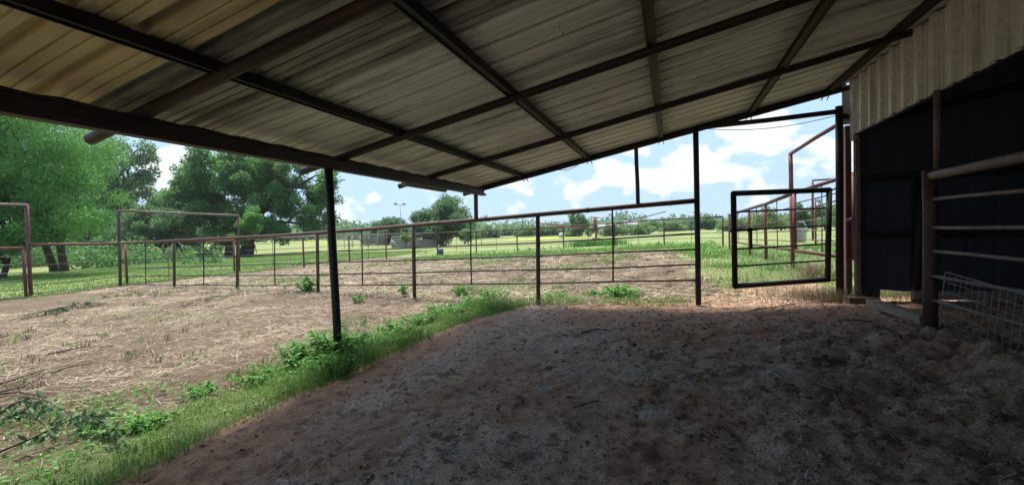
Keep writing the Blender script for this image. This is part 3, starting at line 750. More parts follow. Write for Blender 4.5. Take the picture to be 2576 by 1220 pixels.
# left gateway, its gate, and the short run of fence to the near gate
lg = thing('yard_gateway', 'tall grey pipe gateway spanning the grass lawn left of the shed post', 'gate frame', at(302, 720, 17.0))
b_ = at(303, 720, 17.0); pipe_post((b_[0], b_[1], sz(b_[0], b_[1])-.15), at(297, 529, 17.0), .05, 'post', M['pipe'], lg)
b_ = at(602, 681, 22.5); pipe_post((b_[0], b_[1], sz(b_[0], b_[1])-.15), at(599, 541, 22.5), .05, 'post', M['pipe_maroon'], lg)
mb = MB(); mb.tube([at(299, 530, 17.0), at(450, 536.5, 19.6), at(599, 542, 22.5)], .05, 12); mb.build('header_bar', M['pipe_grey'], lg)
gate('yard_gate', 'wide maroon pipe gate closed beneath the grey yard gateway', at(320, 717, 17.3), at(315, 610, 17.3), at(590, 690, 22.2), at(588, 605, 22.2), 5, (M['pipe_red'], M['pipe_grey']), .045, .014, None, 2)
LT = [at(299, 613, 17.0), at(75, 616, 14.7)]; LB = [np.array([p[0], p[1], sz(p[0], p[1])]) for p in LT]
fence_from('side_fence', 'short maroon pipe fence between two tall posts at the far left', LT, LB, rodF(LT, LB, (.79, .6, .4, .21, .04)), 5, (M['pipe_maroon'], M['pipe_maroon'], M['pipe']), .045, .045, .013, False, posts=[])
ng = thing('near_gateway', 'maroon gateway post with grey header bar running out of the left edge', 'gate frame', at(78, 745, 14.7))
b_ = at(78, 745, 14.7); pipe_post((b_[0], b_[1], sz(b_[0], b_[1])-.15), at(67, 514, 14.7), .055, 'post', M['pipe_maroon'], ng)
mb = MB(); mb.tube([at(67, 516, 14.7), at(-120, 510, 12.9)], .045, 12); mb.build('header_bar', M['pipe_grey'], ng)
gate('near_gate', 'maroon pipe gate cut off by the left picture edge', at(-190, 768, 12.4), at(-200, 628, 12.4), at(66, 748, 14.5), at(58, 624, 14.5), 5, (M['pipe_maroon'], M['pipe_grey']), .045, .014)
# pale rope end tied to the front fence
mb = MB(); a = yscale(ony(446, 605, YC), 1.225); mb.tube([a, yscale(ony(452, 613, YC), 1.224), yscale(ony(466, 620, YC), 1.22)], .012, 6); tag(mb.build('rope_end', M['rope']), 'scrap of pale blue rope tied to the front fence rail', 'rope')

# ------------------------------------------------------------------ trees
def branch_path(a, b, n=5, wob=.06):
    a = np.array(a, float); b = np.array(b, float); ln = np.linalg.norm(b-a)
    pts = [a+(b-a)*t for t in np.linspace(0, 1, n)]
    for i in range(1, n-1): pts[i] = pts[i]+rng.normal(size=3)*ln*wob
    return pts
def crown_clumps(env, n, rc):
    """clump centres inside a list of ellipsoids (centre, radii)"""
    out = []
    vol = np.array([e[1][0]*e[1][1]*e[1][2] for e in env]); vol = vol/vol.sum()
    for k in range(n):
        c, r = env[rng.choice(len(env), p=vol)]
        d = unit(rng.normal(size=3)); rad = rng.random()**.45*.92
        out.append((np.array(c)+d*np.array(r)*rad, rc*(.6+.75*rng.random())))
    return out
def tree(name, label, base, env, ncl, rc, nleaf, leaf, mat, trunk_r=.25, fork=.3, group=None, droop=0., flat=.75, cat='tree', aspect=.55, barkmat='bark', nlimb=14, trunks=1, up=.6):
    base = np.array(base, float)
    env = [(base+np.array(c, float), r) for c, r in env]
    t = thing(name, label, cat, base, group)
    cl = crown_clumps(env, ncl, rc)
    # trunk and limbs
    mb = MB(); cc = np.mean([c for c, r in cl], 0); top = base+(cc-base)*np.array([.6, .6, 1])
    for tk in range(trunks):
        off = np.array([(tk-(trunks-1)/2)*trunk_r*3.5, rng.normal()*trunk_r, 0])
        f = base+off*1.4+(top-base)*fork+rng.normal(size=3)*trunk_r*.4
        mb.tube([base+off-np.array([0, 0, .2]), base+off+(f-base-off)*.1, base+off+(f-base-off)*.6, f], [trunk_r*1.5, trunk_r*1.1, trunk_r*.92, trunk_r*.8], 10)
        lead = branch_path(f, cc+(cc-f)*.45, 5, .05); mb.tube(lead, [trunk_r*.75, trunk_r*.6, trunk_r*.42, trunk_r*.25, trunk_r*.1], 8)
        order = sorted(range(len(cl)), key=lambda i: -np.linalg.norm(cl[i][0]-cc))
        for i in order[tk::max(1, len(cl)//max(1, nlimb))][:nlimb]:
            s = lead[rng.integers(0, 4)]; r0_ = trunk_r*.38
            mb.tube(branch_path(s, cl[i][0], 5, .07), [r0_, r0_*.75, r0_*.55, r0_*.35, r0_*.15], 6)
    mb.build('trunk', M[barkmat], t)
    # foliage
    w = np.array([r**2 for c, r in cl]); w /= w.sum()
    which = rng.choice(len(cl), nleaf, p=w)
    C = np.array([c for c, r in cl])[which]; Rr = np.array([r for c, r in cl])[which]
    d = unit(rng.normal(size=(nleaf, 3))); rad = rng.random(nleaf)**.5
    d2 = d*rad[:, None]*Rr[:, None]; d2[:, 2] *= flat
    P = C+d2
    D = unit(d*.7+rng.normal(size=(nleaf, 3))*.7+np.array([0, 0, -.25-droop]))
    ln = leaf*(.6+.8*rng.random(nleaf))
    V = leaves(P, D, ln, ln*aspect, up)
    if droop > 0:                                # hanging sprays: extra leaflets strung down from each leaf
        k = nleaf//2; i = rng.choice(nleaf, k)
        s = rng.random(k)[:, None]
        P2 = P[i]+np.array([0, 0, -1])*s*droop*1.4+rng.normal(size=(k, 3))*.06+unit(d[i]*np.array([1, 1, 0]))*s*.25
        D2 = unit(rng.normal(size=(k, 3))*.5+np.array([0, 0, -1]))
        V = np.concatenate([V, leaves(P2, D2, leaf*.9, leaf*aspect, .2)])
    from_arrays('crown', V, 4, M[mat], t)
    return t
def gp(px, d, z=None):
    p = at(px, 600, d); p[2] = sz(p[0], p[1]); return p
def rel(px, py, d, base): return at(px, py, d)-base

# feathery tree overhanging the yard at the far left
b = gp(150, 27.0)
env = [(rel(60, 330, 23, b), (4.3, 3.6, 2.3)), (rel(205, 380, 23.5, b), (2.5, 2.6, 2.2)), (rel(60, 440, 23, b), (3.6, 2.8, 1.4)), (rel(220, 480, 23.5, b), (1.7, 2., 1.3)), (rel(-150, 380, 23, b), (3.4, 3.5, 3.2)), (rel(290, 440, 24, b), (.8, 1.2, 1.1)), (rel(160, 470, 22.5, b), (2.6, 2., 1.6)), (rel(245, 520, 23, b), (1.4, 1.6, .8)), (rel(200, 545, 22.3, b), (2.4, 1.4, .8)), (rel(110, 530, 22, b), (2.2, 1.4, 1.0)), (rel(0, 200, 24, b), (4, 4, 2.6))]
tree('feathery_tree', 'tall feathery tree with light drooping foliage at the far left', b, env, 150, .9, 100000, .14, 'leaf_feather', .2, .34, droop=.55, aspect=.28, nlimb=22, trunks=2, up=.2)
b = gp(-20, 22)
tree('bushy_tree', 'bright broad leaved small tree at the left edge, low beneath the feathery tree', b, [(rel(20, 500, 21.5, b), (1.9, 1.8, 1.3)), (rel(70, 560, 21.5, b), (1.2, 1.2, .9)), (rel(-60, 560, 21.5, b), (2, 2, 1.4)), (rel(30, 590, 21.5, b), (1.8, 1.4, .8)), (rel(70, 585, 21.2, b), (1.5, 1.4, .9))], 52, .55, 19000, .17, 'leaf_broad', .13, .25, trunks=2, aspect=.5)
b = gp(222, 58)
tree('pecan_tree', 'tall loose crowned tree behind the feathery tree, against a gap of sky', b, [(rel(345, 400, 57, b), (3.2, 3, 3.6)), (rel(330, 480, 57, b), (4, 3, 3.4)), (rel(250, 450, 57, b), (5, 4, 5.5)), (rel(365, 420, 57, b), (2, 2, 3))], 80, 1.05, 19000, .34, 'leaf_blue', .5, .3, nlimb=20)
b = gp(560, 47)
tree('oak_tree', 'big dense dark green tree, left one of the wide pair beyond the grey gateway', b, [(rel(560, 440, 46, b), (4.6, 4.2, 3.6)), (rel(500, 500, 45, b), (3.0, 3.2, 3.0)), (rel(570, 545, 45, b), (5, 4, 1.7)), (rel(560, 590, 44.5, b), (3.6, 2.5, .8)), (rel(480, 400, 46, b), (1.1, 1.6, 1.4))], 95, 1.05, 42000, .27, 'leaf_dark', .42, .28, nlimb=18)
b = gp(655, 46)
tree('oak_tree', 'big spreading tree with thick dark trunk and thin right side, behind the shed post', b, [(rel(680, 440, 45, b), (4.2, 4, 3.4)), (rel(720, 520, 45, b), (4.2, 3.6, 2.5)), (rel(650, 555, 44, b), (3.3, 3, 1.3)), (rel(690, 590, 44, b), (3.4, 2.4, .7)), (rel(795, 480, 45.5, b), (2.6, 2.6, 3.4)), (rel(830, 560, 45, b), (1.3, 1.6, 1.0)), (rel(770, 570, 45, b), (2.2, 2, .9))], 125, .85, 44000, .25, 'leaf_dark', .62, .25, nlimb=24)
b = gp(440, 42)
tree('low_tree', 'low pale green tree filling the space between feathery tree and oaks', b, [(rel(420, 560, 42, b), (3.4, 2.6, 2.2)), (rel(350, 570, 42, b), (3., 2.4, 2.1)), (rel(490, 590, 42, b), (2.2, 2, 1.3))], 60, .7, 17000, .22, 'leaf_blue', .3, .3, trunks=2)
b = gp(625, 40)
tree('young_tree', 'bright lime young tree in front of the spreading oak trunk', b, [(rel(628, 560, 40, b), (1.2, 1.2, 1.5)), (rel(610, 600, 40, b), (1.1, 1.1, .7))], 20, .5, 4500, .2, 'leaf_broad', .1, .3)
b = gp(20, 40)
tree('shade_tree', 'dark shaded tree deep behind the left gateway', b, [(rel(20, 560, 40, b), (7, 4, 2.3)), (rel(190, 580, 41, b), (5, 4, 2.0)), (rel(-150, 480, 40, b), (6, 5, 5)), (rel(100, 480, 44, b), (5, 4, 3.5))], 80, 1.2, 22000, .3, 'leaf_dark', .45, .3, nlimb=16)
for px, d, lab in ((-60, 62, 'dark low woodland tree at the left edge, far behind the near gate'), (60, 66, 'dark low woodland tree seen between the two trunks of the feathery tree'), (160, 60, 'dark low woodland tree right of the feathery tree trunks'), (250, 64, 'dark low woodland tree left of the grey gateway')):
    b = gp(px, d); tree('shade_tree', lab, b, [((0, 0, 2.6), (5, 3, 2.3)), ((-2, 0, 1.6), (3.5, 2.5, 1.2)), ((2.5, 0, 1.7), (3, 2.5, 1.3))], 50, 1.0, 9000, .36, 'leaf_dark', .3, .2, nlimb=10)
b = gp(300, 66)
tree('shade_tree', 'dark woodland tree standing behind the tall grey gateway post', b, [(rel(330, 560, 66, b), (8, 4, 4.5)), (rel(420, 530, 68, b), (5, 4, 5)), (rel(530, 590, 66, b), (6, 4, 2.2))], 70, 1.4, 17000, .42, 'leaf_dark', .5, .25, nlimb=14)

# mesquites in the middle distance
b = gp(1112, 56)
tree('mesquite_tree', 'round mesquite tree on a short trunk right of the light pole', b, [(rel(1118, 560, 56, b), (4.0, 3.4, 2.6)), (rel(1085, 590, 55, b), (2.4, 2.4, 1.2)), (rel(1165, 575, 56, b), (1.9, 2, 1.9)), (rel(1120, 525, 56, b), (2.2, 2.2, 1.3)), (rel(1060, 555, 56, b), (1.2, 1.2, .8))], 110, .85, 28000, .34, 'leaf_blue', .3, .2, aspect=.35, nlimb=16)
b = gp(970, 70)
tree('mesquite_tree', 'smaller round mesquite tree left of the light pole behind the field shelter', b, [(rel(972, 578, 70, b), (3.3, 3, 1.9)), (rel(950, 598, 70, b), (2.6, 2.4, 1.2)), (rel(1010, 588, 70, b), (1.5, 2, 1.2))], 85, .75, 19000, .36, 'leaf_blue', .3, .2, aspect=.4)
b = gp(1240, 112)
tree('distant_tree', 'wide low tree clump on the far pasture edge behind the shed corner post', b, [(rel(1240, 585, 112, b), (4.6, 3, 2.0)), (rel(1225, 592, 112, b), (4.4, 3, 1.4))], 40, .9, 4500, .5, 'leaf_blue', .4, .2)
b = gp(1453, 98)
tree('distant_tree', 'dark cone shaped tree standing behind the horse walker', b, [(rel(1455, 575, 98, b), (3.3, 3, 2.7)), (rel(1455, 552, 98, b), (2.3, 2.2, 2)), (rel(1440, 590, 98, b), (3., 3, 1.2))], 50, .8, 6000, .45, 'leaf_dark', .4, .15)
for i, (px, d, w, h, mt, lab) in enumerate([
    (1330, 125, 6, 3.0, 'leaf_pale', 'pale round bush at the field edge just left of the third fence post'),
    (1385, 118, 6, 2.6, 'leaf_blue', 'low bush beside the yellow field, left of the cone shaped tree'),
    (1545, 92, 4.2, 2.5, 'leaf_pale', 'light green rounded thicket right of the horse walker mast'),
    (1600, 95, 5.0, 2.3, 'leaf_pale', 'broad light green thicket below the raised walker arm'),
    (1635, 125, 5, 3.2, 'leaf_dark', 'dark tree behind the light thickets under the walker arm tip'),
    (1690, 110, 5, 2.4, 'leaf_pale', 'light bush on the horizon left of the tall gate post'),
    (1720, 140, 7, 3.4, 'leaf_blue', 'blue green tree on the horizon left of the tall gate post'),
    (1785, 105, 3.6, 3.6, 'leaf_dark', 'dark tree on the horizon just right of the tall gate post'),
    (1850, 84, 5, 3.4, 'leaf_pale', 'feathery pale tree behind the first alley fence posts'),
    (1925, 64, 3.6, 3.4, 'leaf_pale', 'wispy pale green tree between the two red alley posts'),
    (1965, 75, 3.8, 2.8, 'leaf_pale', 'low pale tree just left of the tall red alley post'),
    (2022, 60, 1.9, 3.6, 'leaf_dark', 'upright dark green tree right of the white feed bucket'),
    (2075, 66, 3.0, 4.9, 'leaf_blue', 'tall bluish tree behind the slim far gateway'),
    (2125, 52, 3.6, 4.0, 'leaf_broad', 'bright green bushy tree seen between gate post and barn corner'),
    (1150, 150, 8, 3, 'leaf_blue', 'faint far tree behind the trunk of the round mesquite'),
    (900, 150, 9, 3, 'leaf_dark', 'faint far tree left of the field shelter'),
    (1290, 150, 7, 3.2, 'leaf_blue', 'far tree over the yellow field left of the third fence post')]):
    b = gp(px, d); c = np.array([0, 0, h*.55])
    tree('distant_tree', lab, b, [(c, (w*.62, w*.5, h*.5)), (c+np.array([w*.2, 0, -h*.15]), (w*.6, w*.5, h*.34)), (c+np.array([-w*.25, 0, -h*.2]), (w*.55, w*.5, h*.32))], 34, w*.16, 3600, .0045*d+.02, mt, .16, .2, group='trees and bushes along the far pasture', nlimb=6, aspect=.5)
# saplings near the mesquite
for px, d, lab in ((1178, 50, 'thin sapling right of the round mesquite trunk'), (1212, 58, 'small dark sapling between the mesquite and shed corner post'), (1022, 50, 'small sapling in front of the field shelter')):
    b = gp(px, d); tree('sapling', lab, b, [((0, 0, 1.4), (.8, .8, .8))], 14, .3, 1000, .2, 'leaf_pale', .05, .3, nlimb=6)
# unbroken woods along the skyline
P = []; Sz = []
for k in range(520):
    a = rng.uniform(-1.45, .62); d = rng.uniform(170, 330)+(0 if a < .0 else 40*rng.random())
    x = d*math.sin(a); y = d*math.cos(a); 
    if y < 20: continue
    z = gz1(x, y); P.append((x, y, z)); Sz.append((2.6+6*rng.random()**2.2)*(1.25 if a < -.55 else 1.0))
P = np.array(P); Sz = np.array(Sz); nl = 85000
i = rng.choice(len(P), nl); dd = unit(rng.normal(size=(nl, 3))); rad = rng.random(nl)[:, None]**.4
Q = P[i]+dd*rad*Sz[i][:, None]*np.array([1.1, 1.1, .5])+np.array([0, 0, .5])*Sz[i][:, None]
V = leaves(Q, rng.normal(size=(nl, 3)), 1.5, .9, .5)
o = from_arrays('far_woods', V, 4, M['leaf_blue']); tag(o, 'dense green woods along the far horizon', kind='stuff')
# undergrowth at the foot of the left hand trees
nl = 60000; px = rng.uniform(-60, 560, nl); d = rng.uniform(29, 62, nl)
pp = np.array([at(a, 640, b) for a, b in zip(px, d)]); pp[:, 2] = surf(pp[:, 0], pp[:, 1])
k = (fbm(pp[:, 0]*.35, pp[:, 1]*.35, 88) > .52); pp = pp[k]; hh = rng.random(len(pp))**1.4*(.25+1.5*sst(.42, .68, fbm(pp[:, 0]*.22, pp[:, 1]*.22, 89)))*(.3+.95*sst(34, 44, np.hypot(pp[:, 0], pp[:, 1])))
pp[:, 2] += hh
o = from_arrays('undergrowth', leaves(pp, rng.normal(size=(len(pp), 3)), .28, .16, .5), 4, M['leaf_dark']); tag(o, 'low dark undergrowth and vines beneath the left trees', kind='stuff')

# ------------------------------------------------------------------ horse walker
b = gp(1500, 37); hub = at(1499, 577, 37); mast = at(1496, 546, 37)
w = thing('horse_walker', 'rusty red horse walker with a mast and long sloping arms beyond the back fence', 'horse walker', b)
mb = MB(); mb.tube([b, hub], .09, 10); mb.tube([hub, mast], .14, 10); mb.build('mast', M['walker'], w)
for tip in (at(1340, 559, 36), at(1352, 570, 39), at(1676, 532, 35.5), at(1560, 563, 42)):
    mb = MB(); m_ = hub+(tip-hub)*.5
    mb.tube([hub, m_, tip], [.055, .045, .035], 8); a = mb.build('arm', M['walker'] if tip[2] < hub[2]+1 else M['pipe_grey'], w)
mb = MB()
for tip in (at(1340, 559, 36), at(1676, 532, 35.5)):
    mb.tube([mast-np.array([0, 0, .05]), hub+(tip-hub)*.55], .018, 6)
mb.build('stay_cable', M['cable'], w)
mb = MB(); c = at(1500, 606, 36.6)
mb.box((-.3, -.25, -.22), (.32, .25, .24), np.eye(3), c); mb.tube([c+np.array([.1, -.2, -.1]), at(1521, 617, 36.2)], .2, 10); mb.tube([at(1512, 600, 36.2), at(1521, 602, 36), at(1524, 616, 36)], .05, 8)
mb.tube([at(1478, 607, 36.3), at(1478, 622, 36.3)], .04, 6); mb.tube([at(1478, 607, 36.3), at(1500, 606, 36.3)], .04, 6); mb.build('drive_unit', M['walker'], w)
n = 2200; P = np.array([b[0], b[1], 0])+rng.normal(size=(n, 3))*np.array([.95, .8, 0]); P[:, 2] = surf(P[:, 0], P[:, 1])
o = from_arrays('weed_clump', blades(P, .5, .35+.35*rng.random(n), .05), 4, M['leaf_weed'], loc=b); tag(o, 'tall weeds growing round the foot of the horse walker', 'weeds')

# light pole
b = gp(1010, 60)
lp = thing('light_pole', 'slender metal yard light pole with two lamp arms', 'light pole', b)
mb = MB(); mb.tube([b, at(1007, 515, 60)], [.07, .05], 8); mb.build('pole', M['galv'], lp)
mb = MB(); mb.tube([at(996, 515, 60), at(1018, 516, 60)], .05, 8); mb.build('crossarm', M['galv'], lp)
for px, s in ((995, -1), (1017, 1)):
    mb = MB(); c = at(px, 513, 60); mb.box((-.18, -.13, -.08), (.18, .13, .12), Matrix.Rotation(s*.4, 3, 'Y'), c); mb.build('lamp_head', M['galv'], lp)
# field shelter
q = [at(984, 626, 55), at(1000, 626, 53), at(1042, 627, 53), at(1099, 621, 54)]
b = np.array(q[1]); b[2] = sz(b[0], b[1])
sh = thing('field_shelter', 'low grey metal field shelter with slanted door brace under the mesquite', 'shelter', b)
def quadbox(A, B, zl, zh, th, mat, name):
    mb = MB(); A = np.array(A); B = np.array(B); d = unit(np.array([B[0]-A[0], B[1]-A[1], 0])); nrm = np.array([-d[1], d[0], 0])*th
    vs = [(A[0], A[1], zl), (B[0], B[1], zl), (B[0], B[1], zh[1]), (A[0], A[1], zh[0])]
    vs += [(x+nrm[0], y+nrm[1], z) for x, y, z in vs]
    mb.add(vs, [(0, 1, 2, 3), (4, 7, 6, 5), (0, 4, 5, 1), (1, 5, 6, 2), (2, 6, 7, 3), (3, 7, 4, 0)]); return mb.build(name, M[mat], sh)
A_ = at(984, 600, 54); B_ = at(1041, 600, 53); C_ = at(1099, 600, 54.5)
zt = lambda px, py, d: at(px, py, d)[2]
quadbox(A_, B_, b[2]-.1, (zt(984, 593, 54), zt(1041, 590, 53)), .08, 'shed_grey', 'end_wall')
quadbox(B_, C_, b[2]-.1, (zt(1041, 601, 53), zt(1099, 602, 54.5)), .08, 'shed_tan', 'side_wall')
mb = MB(); back = np.array([1.0, 3.0, 0]); vs = [np.array([B_[0], B_[1]-.2, zt(1041, 589, 53)]), np.array([C_[0]+.2, C_[1]-.2, zt(1099, 600, 54.5)])]
vs += [v+np.array([-1.6, 3., .25]) for v in vs[::-1]]; vs += [v+np.array([0, 0, .06]) for v in vs]
mb.add(vs, [(3, 2, 1, 0), (4, 5, 6, 7), (0, 1, 5, 4), (1, 2, 6, 5), (2, 3, 7, 6), (3, 0, 4, 7)]); mb.build('roof', M['shed_grey'], sh)
mb = MB(); mb.tube([at(984, 603, 52.8), at(1003, 623, 52.6)], .06, 6); mb.build('brace', M['galv'], sh)
# barrel at the back fence
c = gp(1108, 31.6); mb = MB(); prof = [(0, .17), (.02, .19), (.2, .2), (.22, .21), (.24, .2), (.42, .19), (.44, .17)]
mb.tube([c+np.array([0, 0, z]) for z, r_ in prof], [r_ for z, r_ in prof], 14); tag(mb.build('barrel', M['blue']), 'small blue plastic barrel on the ground by the back fence', 'barrel')
# grey round pen panels beyond the corner fence
for k, (px0, px1, d) in enumerate(((846, 885, 58), (887, 925, 62), (927, 972, 60))):
    a = gp(px0, d); c = gp(px1, d+1); t = thing('corral_panel', ['grey corral panel behind the tall shed post, left of three', 'grey corral panel beyond the corner fence, middle of three', 'grey corral panel nearest the field shelter, right of three'][k], 'corral panel', (a+c)/2, 'corral panels beyond the corner fence')
    for j in range(5):
        mb = MB(); h = .3+.32*j; mb.tube([a+np.array([0, 0, h]), c+np.array([0, 0, h])], .035, 6); mb.build('rail', M['galv'], t)
    for q_ in (a, (a+c)/2, c):
        mb = MB(); mb.tube([q_, q_+np.array([0, 0, 1.6])], .04, 6); mb.build('upright', M['galv'], t)
# yard clutter under the left trees: stacked logs and an old trestle
for k, (px, d, lab) in enumerate(((405, 52, 'pile of dark logs under the oaks, left of the trestle'), (330, 50, 'dark log pile behind the yard gate, leftmost'), (470, 54, 'log pile just left of the dark oak trunk'))):
    c = gp(px, d); mb = MB(); rg = random.Random(k)
    for j in range(16):
        o_ = np.array([rg.uniform(-1.4, 1.4), rg.uniform(-.5, .5), .14+.22*(j//6)]); a_ = rg.uniform(-.5, .5); v_ = np.array([math.cos(a_), math.sin(a_), rg.uniform(-.15, .25)])*rg.uniform(.6, 1.1)
        mb.tube([c+o_-v_, c+o_+v_], rg.uniform(.08, .14), 7)
    tag(mb.build('log_pile', M['bark']), lab, 'log pile', 'log piles under the oaks')
c0 = gp(530, 50); c1 = gp(640, 52); t = thing('trestle_rail', 'long low dark trestle rail standing between the two oak trunks', 'trestle', (c0+c1)/2)
mb = MB(); mb.beam(c0+np.array([0, 0, 1.1]), c1+np.array([0, 0, 1.1]), .14, .12); mb.build('beam', M['wood_dark'], t)
for u in np.linspace(0, 1, 6):
    q_ = c0+(c1-c0)*u; mb = MB(); mb.tube([q_+np.array([-.2, 0, 0]), q_+np.array([0, 0, 1.1])], .05, 6); mb.tube([q_+np.array([.25, 0, 0]), q_+np.array([0, 0, 1.1])], .05, 6); mb.build('leg', M['wood_dark'], t)
# far buildings
def house(px, d, w, h, label, roofh):
    c = gp(px, d); t = thing('farm_building', label, 'building', c)
    mb = MB(); mb.box((c[0]-w/2, c[1], c[2]-.3), (c[0]+w/2, c[1]+w*.5, c[2]+h)); wl = mb.build('wall', M['far_white'], t)
    mb = MB(); x0, x1, y0, y1, z = c[0]-w/2-.3, c[0]+w/2+.3, c[1]-.3, c[1]+w*.5+.3, c[2]+h+.01
    ym = (y0+y1)/2; mb.add([(x0, y0, z), (x1, y0, z), (x1, y1, z), (x0, y1, z), (x0, ym, z+roofh), (x1, ym, z+roofh)], [(0, 1, 5, 4), (2, 3, 4, 5), (0, 4, 3), (1, 2, 5), (0, 3, 2, 1)]); mb.build('roof', M['far_roof'], t)
    mb = MB(); mb.box((c[0]-.6, c[1]-.05, c[2]), (c[0]+.5, c[1]-.003, c[2]+2.0)); mb.build('door', M['pipe_dark'], t)
    return t
house(1530, 128, 5.5, 2.3, 'small white farm building on the horizon behind the horse walker', .9)
house(1588, 150, 4, 2.6, 'small white far house behind the light thickets under the walker arm', 1.6)
c = gp(1412, 86); mb = MB(); mb.tube([c, c+np.array([0, 0, .6]), c+np.array([0, 0, .9]), c+np.array([0, 0, 1.0])], [.45, .47, .36, .1], 14); tag(mb.build('water_tank', M['far_white']), 'small domed white water tank left of the cone shaped tree', 'water tank')
# power poles on the horizon
for px, d, h, lab in ((1576, 170, 8.5, 'thin power pole on the horizon below the raised walker arm'), (1342, 170, 7.5, 'thin power pole on the horizon left of the third fence post')):
    c = gp(px, d); t = thing('power_pole', lab, 'power pole', c, 'power poles on the horizon')
    mb = MB(); mb.tube([c, c+np.array([0, 0, h])], .16, 8); mb.build('pole', M['wood_dark'], t); mb = MB(); mb.beam(c+np.array([-1, 0, h-.6]), c+np.array([1, 0, h-.6]), .14, .14); mb.build('crossarm', M['wood_dark'], t)

# ------------------------------------------------------------------ ground cover
def scatter(n, x0, x1, y0, y1, prob):
    x = rng.uniform(x0, x1, n); y = rng.uniform(y0, y1, n); k = rng.random(n) < prob(x, y); x = x[k]; y = y[k]
    return np.stack([x, y, surf(x, y)], 1)
# green strip along the drip line
P = scatter(190000, -6.4, 1.2, .8, 9.2, lambda x, y: m_strip(x, y)*(.05+.95*sst(.40, .60, fbm(x*2.2, y*2.2, 71)+.2*sst(-4.2, -3.5, x)))*(1-.9*np.exp(-((x+4.75)/.35)**2-((y-1.95)/.22)**2)))
ln = (.62+.38*sst(1.8, 3.6, P[:, 1]))*(.03+.11*rng.random(len(P))**1.8)*(.5+.8*sst(-4.4, -3.4, P[:, 0]))*(.7+1.1*sst(.45, .68, fbm(P[:, 0]*1.6, P[:, 1]*1.6, 72))+.6*np.exp(-((P[:, 0]+3.5)/.7)**2-((P[:, 1]-3.9)/.9)**2))
o = from_arrays('green_grass', blades(P-np.array([0, 0, .01]), .3+.7*rng.random(len(P)), ln, .0032+.003*rng.random(len(P))), 4, M['grass']); tag(o, 'fresh green grass strip along the drip line of the shed roof', kind='stuff')
P = scatter(30000, -6.4, 1.2, .8, 9.2, lambda x, y: m_strip(x, y)*sst(.45, .6, fbm(x*1.4+3, y*1.4, 74))*.6)
o = from_arrays('dead_grass', blades(P, .6+.8*rng.random(len(P)), .04+.10*rng.random(len(P))**1.5, .003), 4, M['grass_dry']); tag(o, 'dead straw coloured blades mixed into the green strip', kind='stuff')
# broad leaved weeds among it
P = scatter(26000, -6.4, .8, .8, 9.2, lambda x, y: m_strip(x, y)*sst(.5, .62, fbm(x*1.9+7, y*1.9, 73)))
P[:, 2] += rng.random(len(P))**1.3*.14
o = from_arrays('low_weeds', leaves(P, rng.normal(size=(len(P), 3))*np.array([1, 1, .4])+np.array([0, 0, .15]), .03+.035*rng.random(len(P)), .016+.014*rng.random(len(P)), 1.2), 4, M['leaf_weed']); tag(o, 'low broad leaved weeds in the grass strip', kind='stuff')
# straw: loose stalks lying over the yard and the pen
def stalks(P, lmin, lmax, w, tilt):
    n = len(P); a = rng.random(n)*2*PI; l = lmin+(lmax-lmin)*rng.random(n)**2.2
    D = np.stack([np.cos(a), np.sin(a), rng.normal(size=n)*tilt], 1); D = unit(D); S = unit(np.cross(D, np.array([0, 0, 1.])+rng.normal(size=(n, 3))*.3))
    P0 = P-D*l[:, None]*.5+np.array([0, 0, .012]); P1 = P+D*l[:, None]*.5+np.array([0, 0, .012])
    P1[:, 2] = np.maximum(P1[:, 2], P[:, 2]+.003); ww = (w*(.6+.8*rng.random(n)))[:, None]
    V = np.stack([P0-S*ww, P0+S*ww, P1+S*ww*.6, P1-S*ww*.6], 1); return V.reshape(-1, 3)
P1 = scatter(150000, -15, -3.3, .8, 9.5, lambda x, y: m_pad(x, y)*(1-.85*m_strip(x, y))*(.2+.8*sst(.42, .62, fbm(x*.9, y*.9, 75)))*(1-.75*sst(5, 14, np.hypot(x+3.5, y-3))*0))
P2 = scatter(95000, -19, 2.6, 8.3, 25, lambda x, y: m_pad(x, y)*(.2+.8*sst(.4, .6, fbm(x*.7+4, y*.7, 76))))
V = np.concatenate([stalks(P1, .02, .24, .003, .10), stalks(P2, .08, .75, .007, .12)])
# trampled drift of straw along the fence line
P3 = scatter(50000, -17, 2.4, 7.0, 11.2, lambda x, y: np.exp(-((y-(8.55+.0*x+.12*np.maximum(0, -2.5-x)))/.75)**2)*sst(-17, -14, x)*(.35+.65*sst(.4, .6, fbm(x*1.1+2, y*1.1, 78)))*(1-.7*sst(-2.5, -1, x)))
V = np.concatenate([V, stalks(P3+np.array([0, 0, .04])*rng.random((len(P3), 1)), .06, .55, .005, .25)])
o = from_arrays('straw', V, 4, M['straw']); tag(o, 'loose dry straw and stalks littered over the bare ground', kind='stuff')
# dry and green tufts
P = scatter(26000, -16, 2.6, 1, 25, lambda x, y: (m_pad(x, y))*(1-m_floor(x, y))*(1-(x > -3.2)*(y < 8.4))*sst(.6, .72, fbm(x*1.6, y*1.6, 79))*.6)
n = len(P); off = np.repeat(P, 9, 0)+rng.normal(size=(n*9, 3))*np.array([.035, .035, 0]); off[:, 2] = surf(off[:, 0], off[:, 1])
green = np.repeat(rng.random(n) < .22, 9); l = .04+.10*rng.random(n*9)
o = from_arrays('dry_tufts', blades(off[~green], .7, l[~green], .005+.0005*np.hypot(off[~green][:, 0], off[~green][:, 1])), 4, M['grass_dry']); tag(o, 'short dry grass tufts dotted over the bare yard', kind='stuff')
o = from_arrays('green_tufts', blades(off[green], .6, l[green], .005+.0005*np.hypot(off[green][:, 0], off[green][:, 1])), 4, M['grass']); tag(o, 'short green grass tufts dotted over the bare yard', kind='stuff')
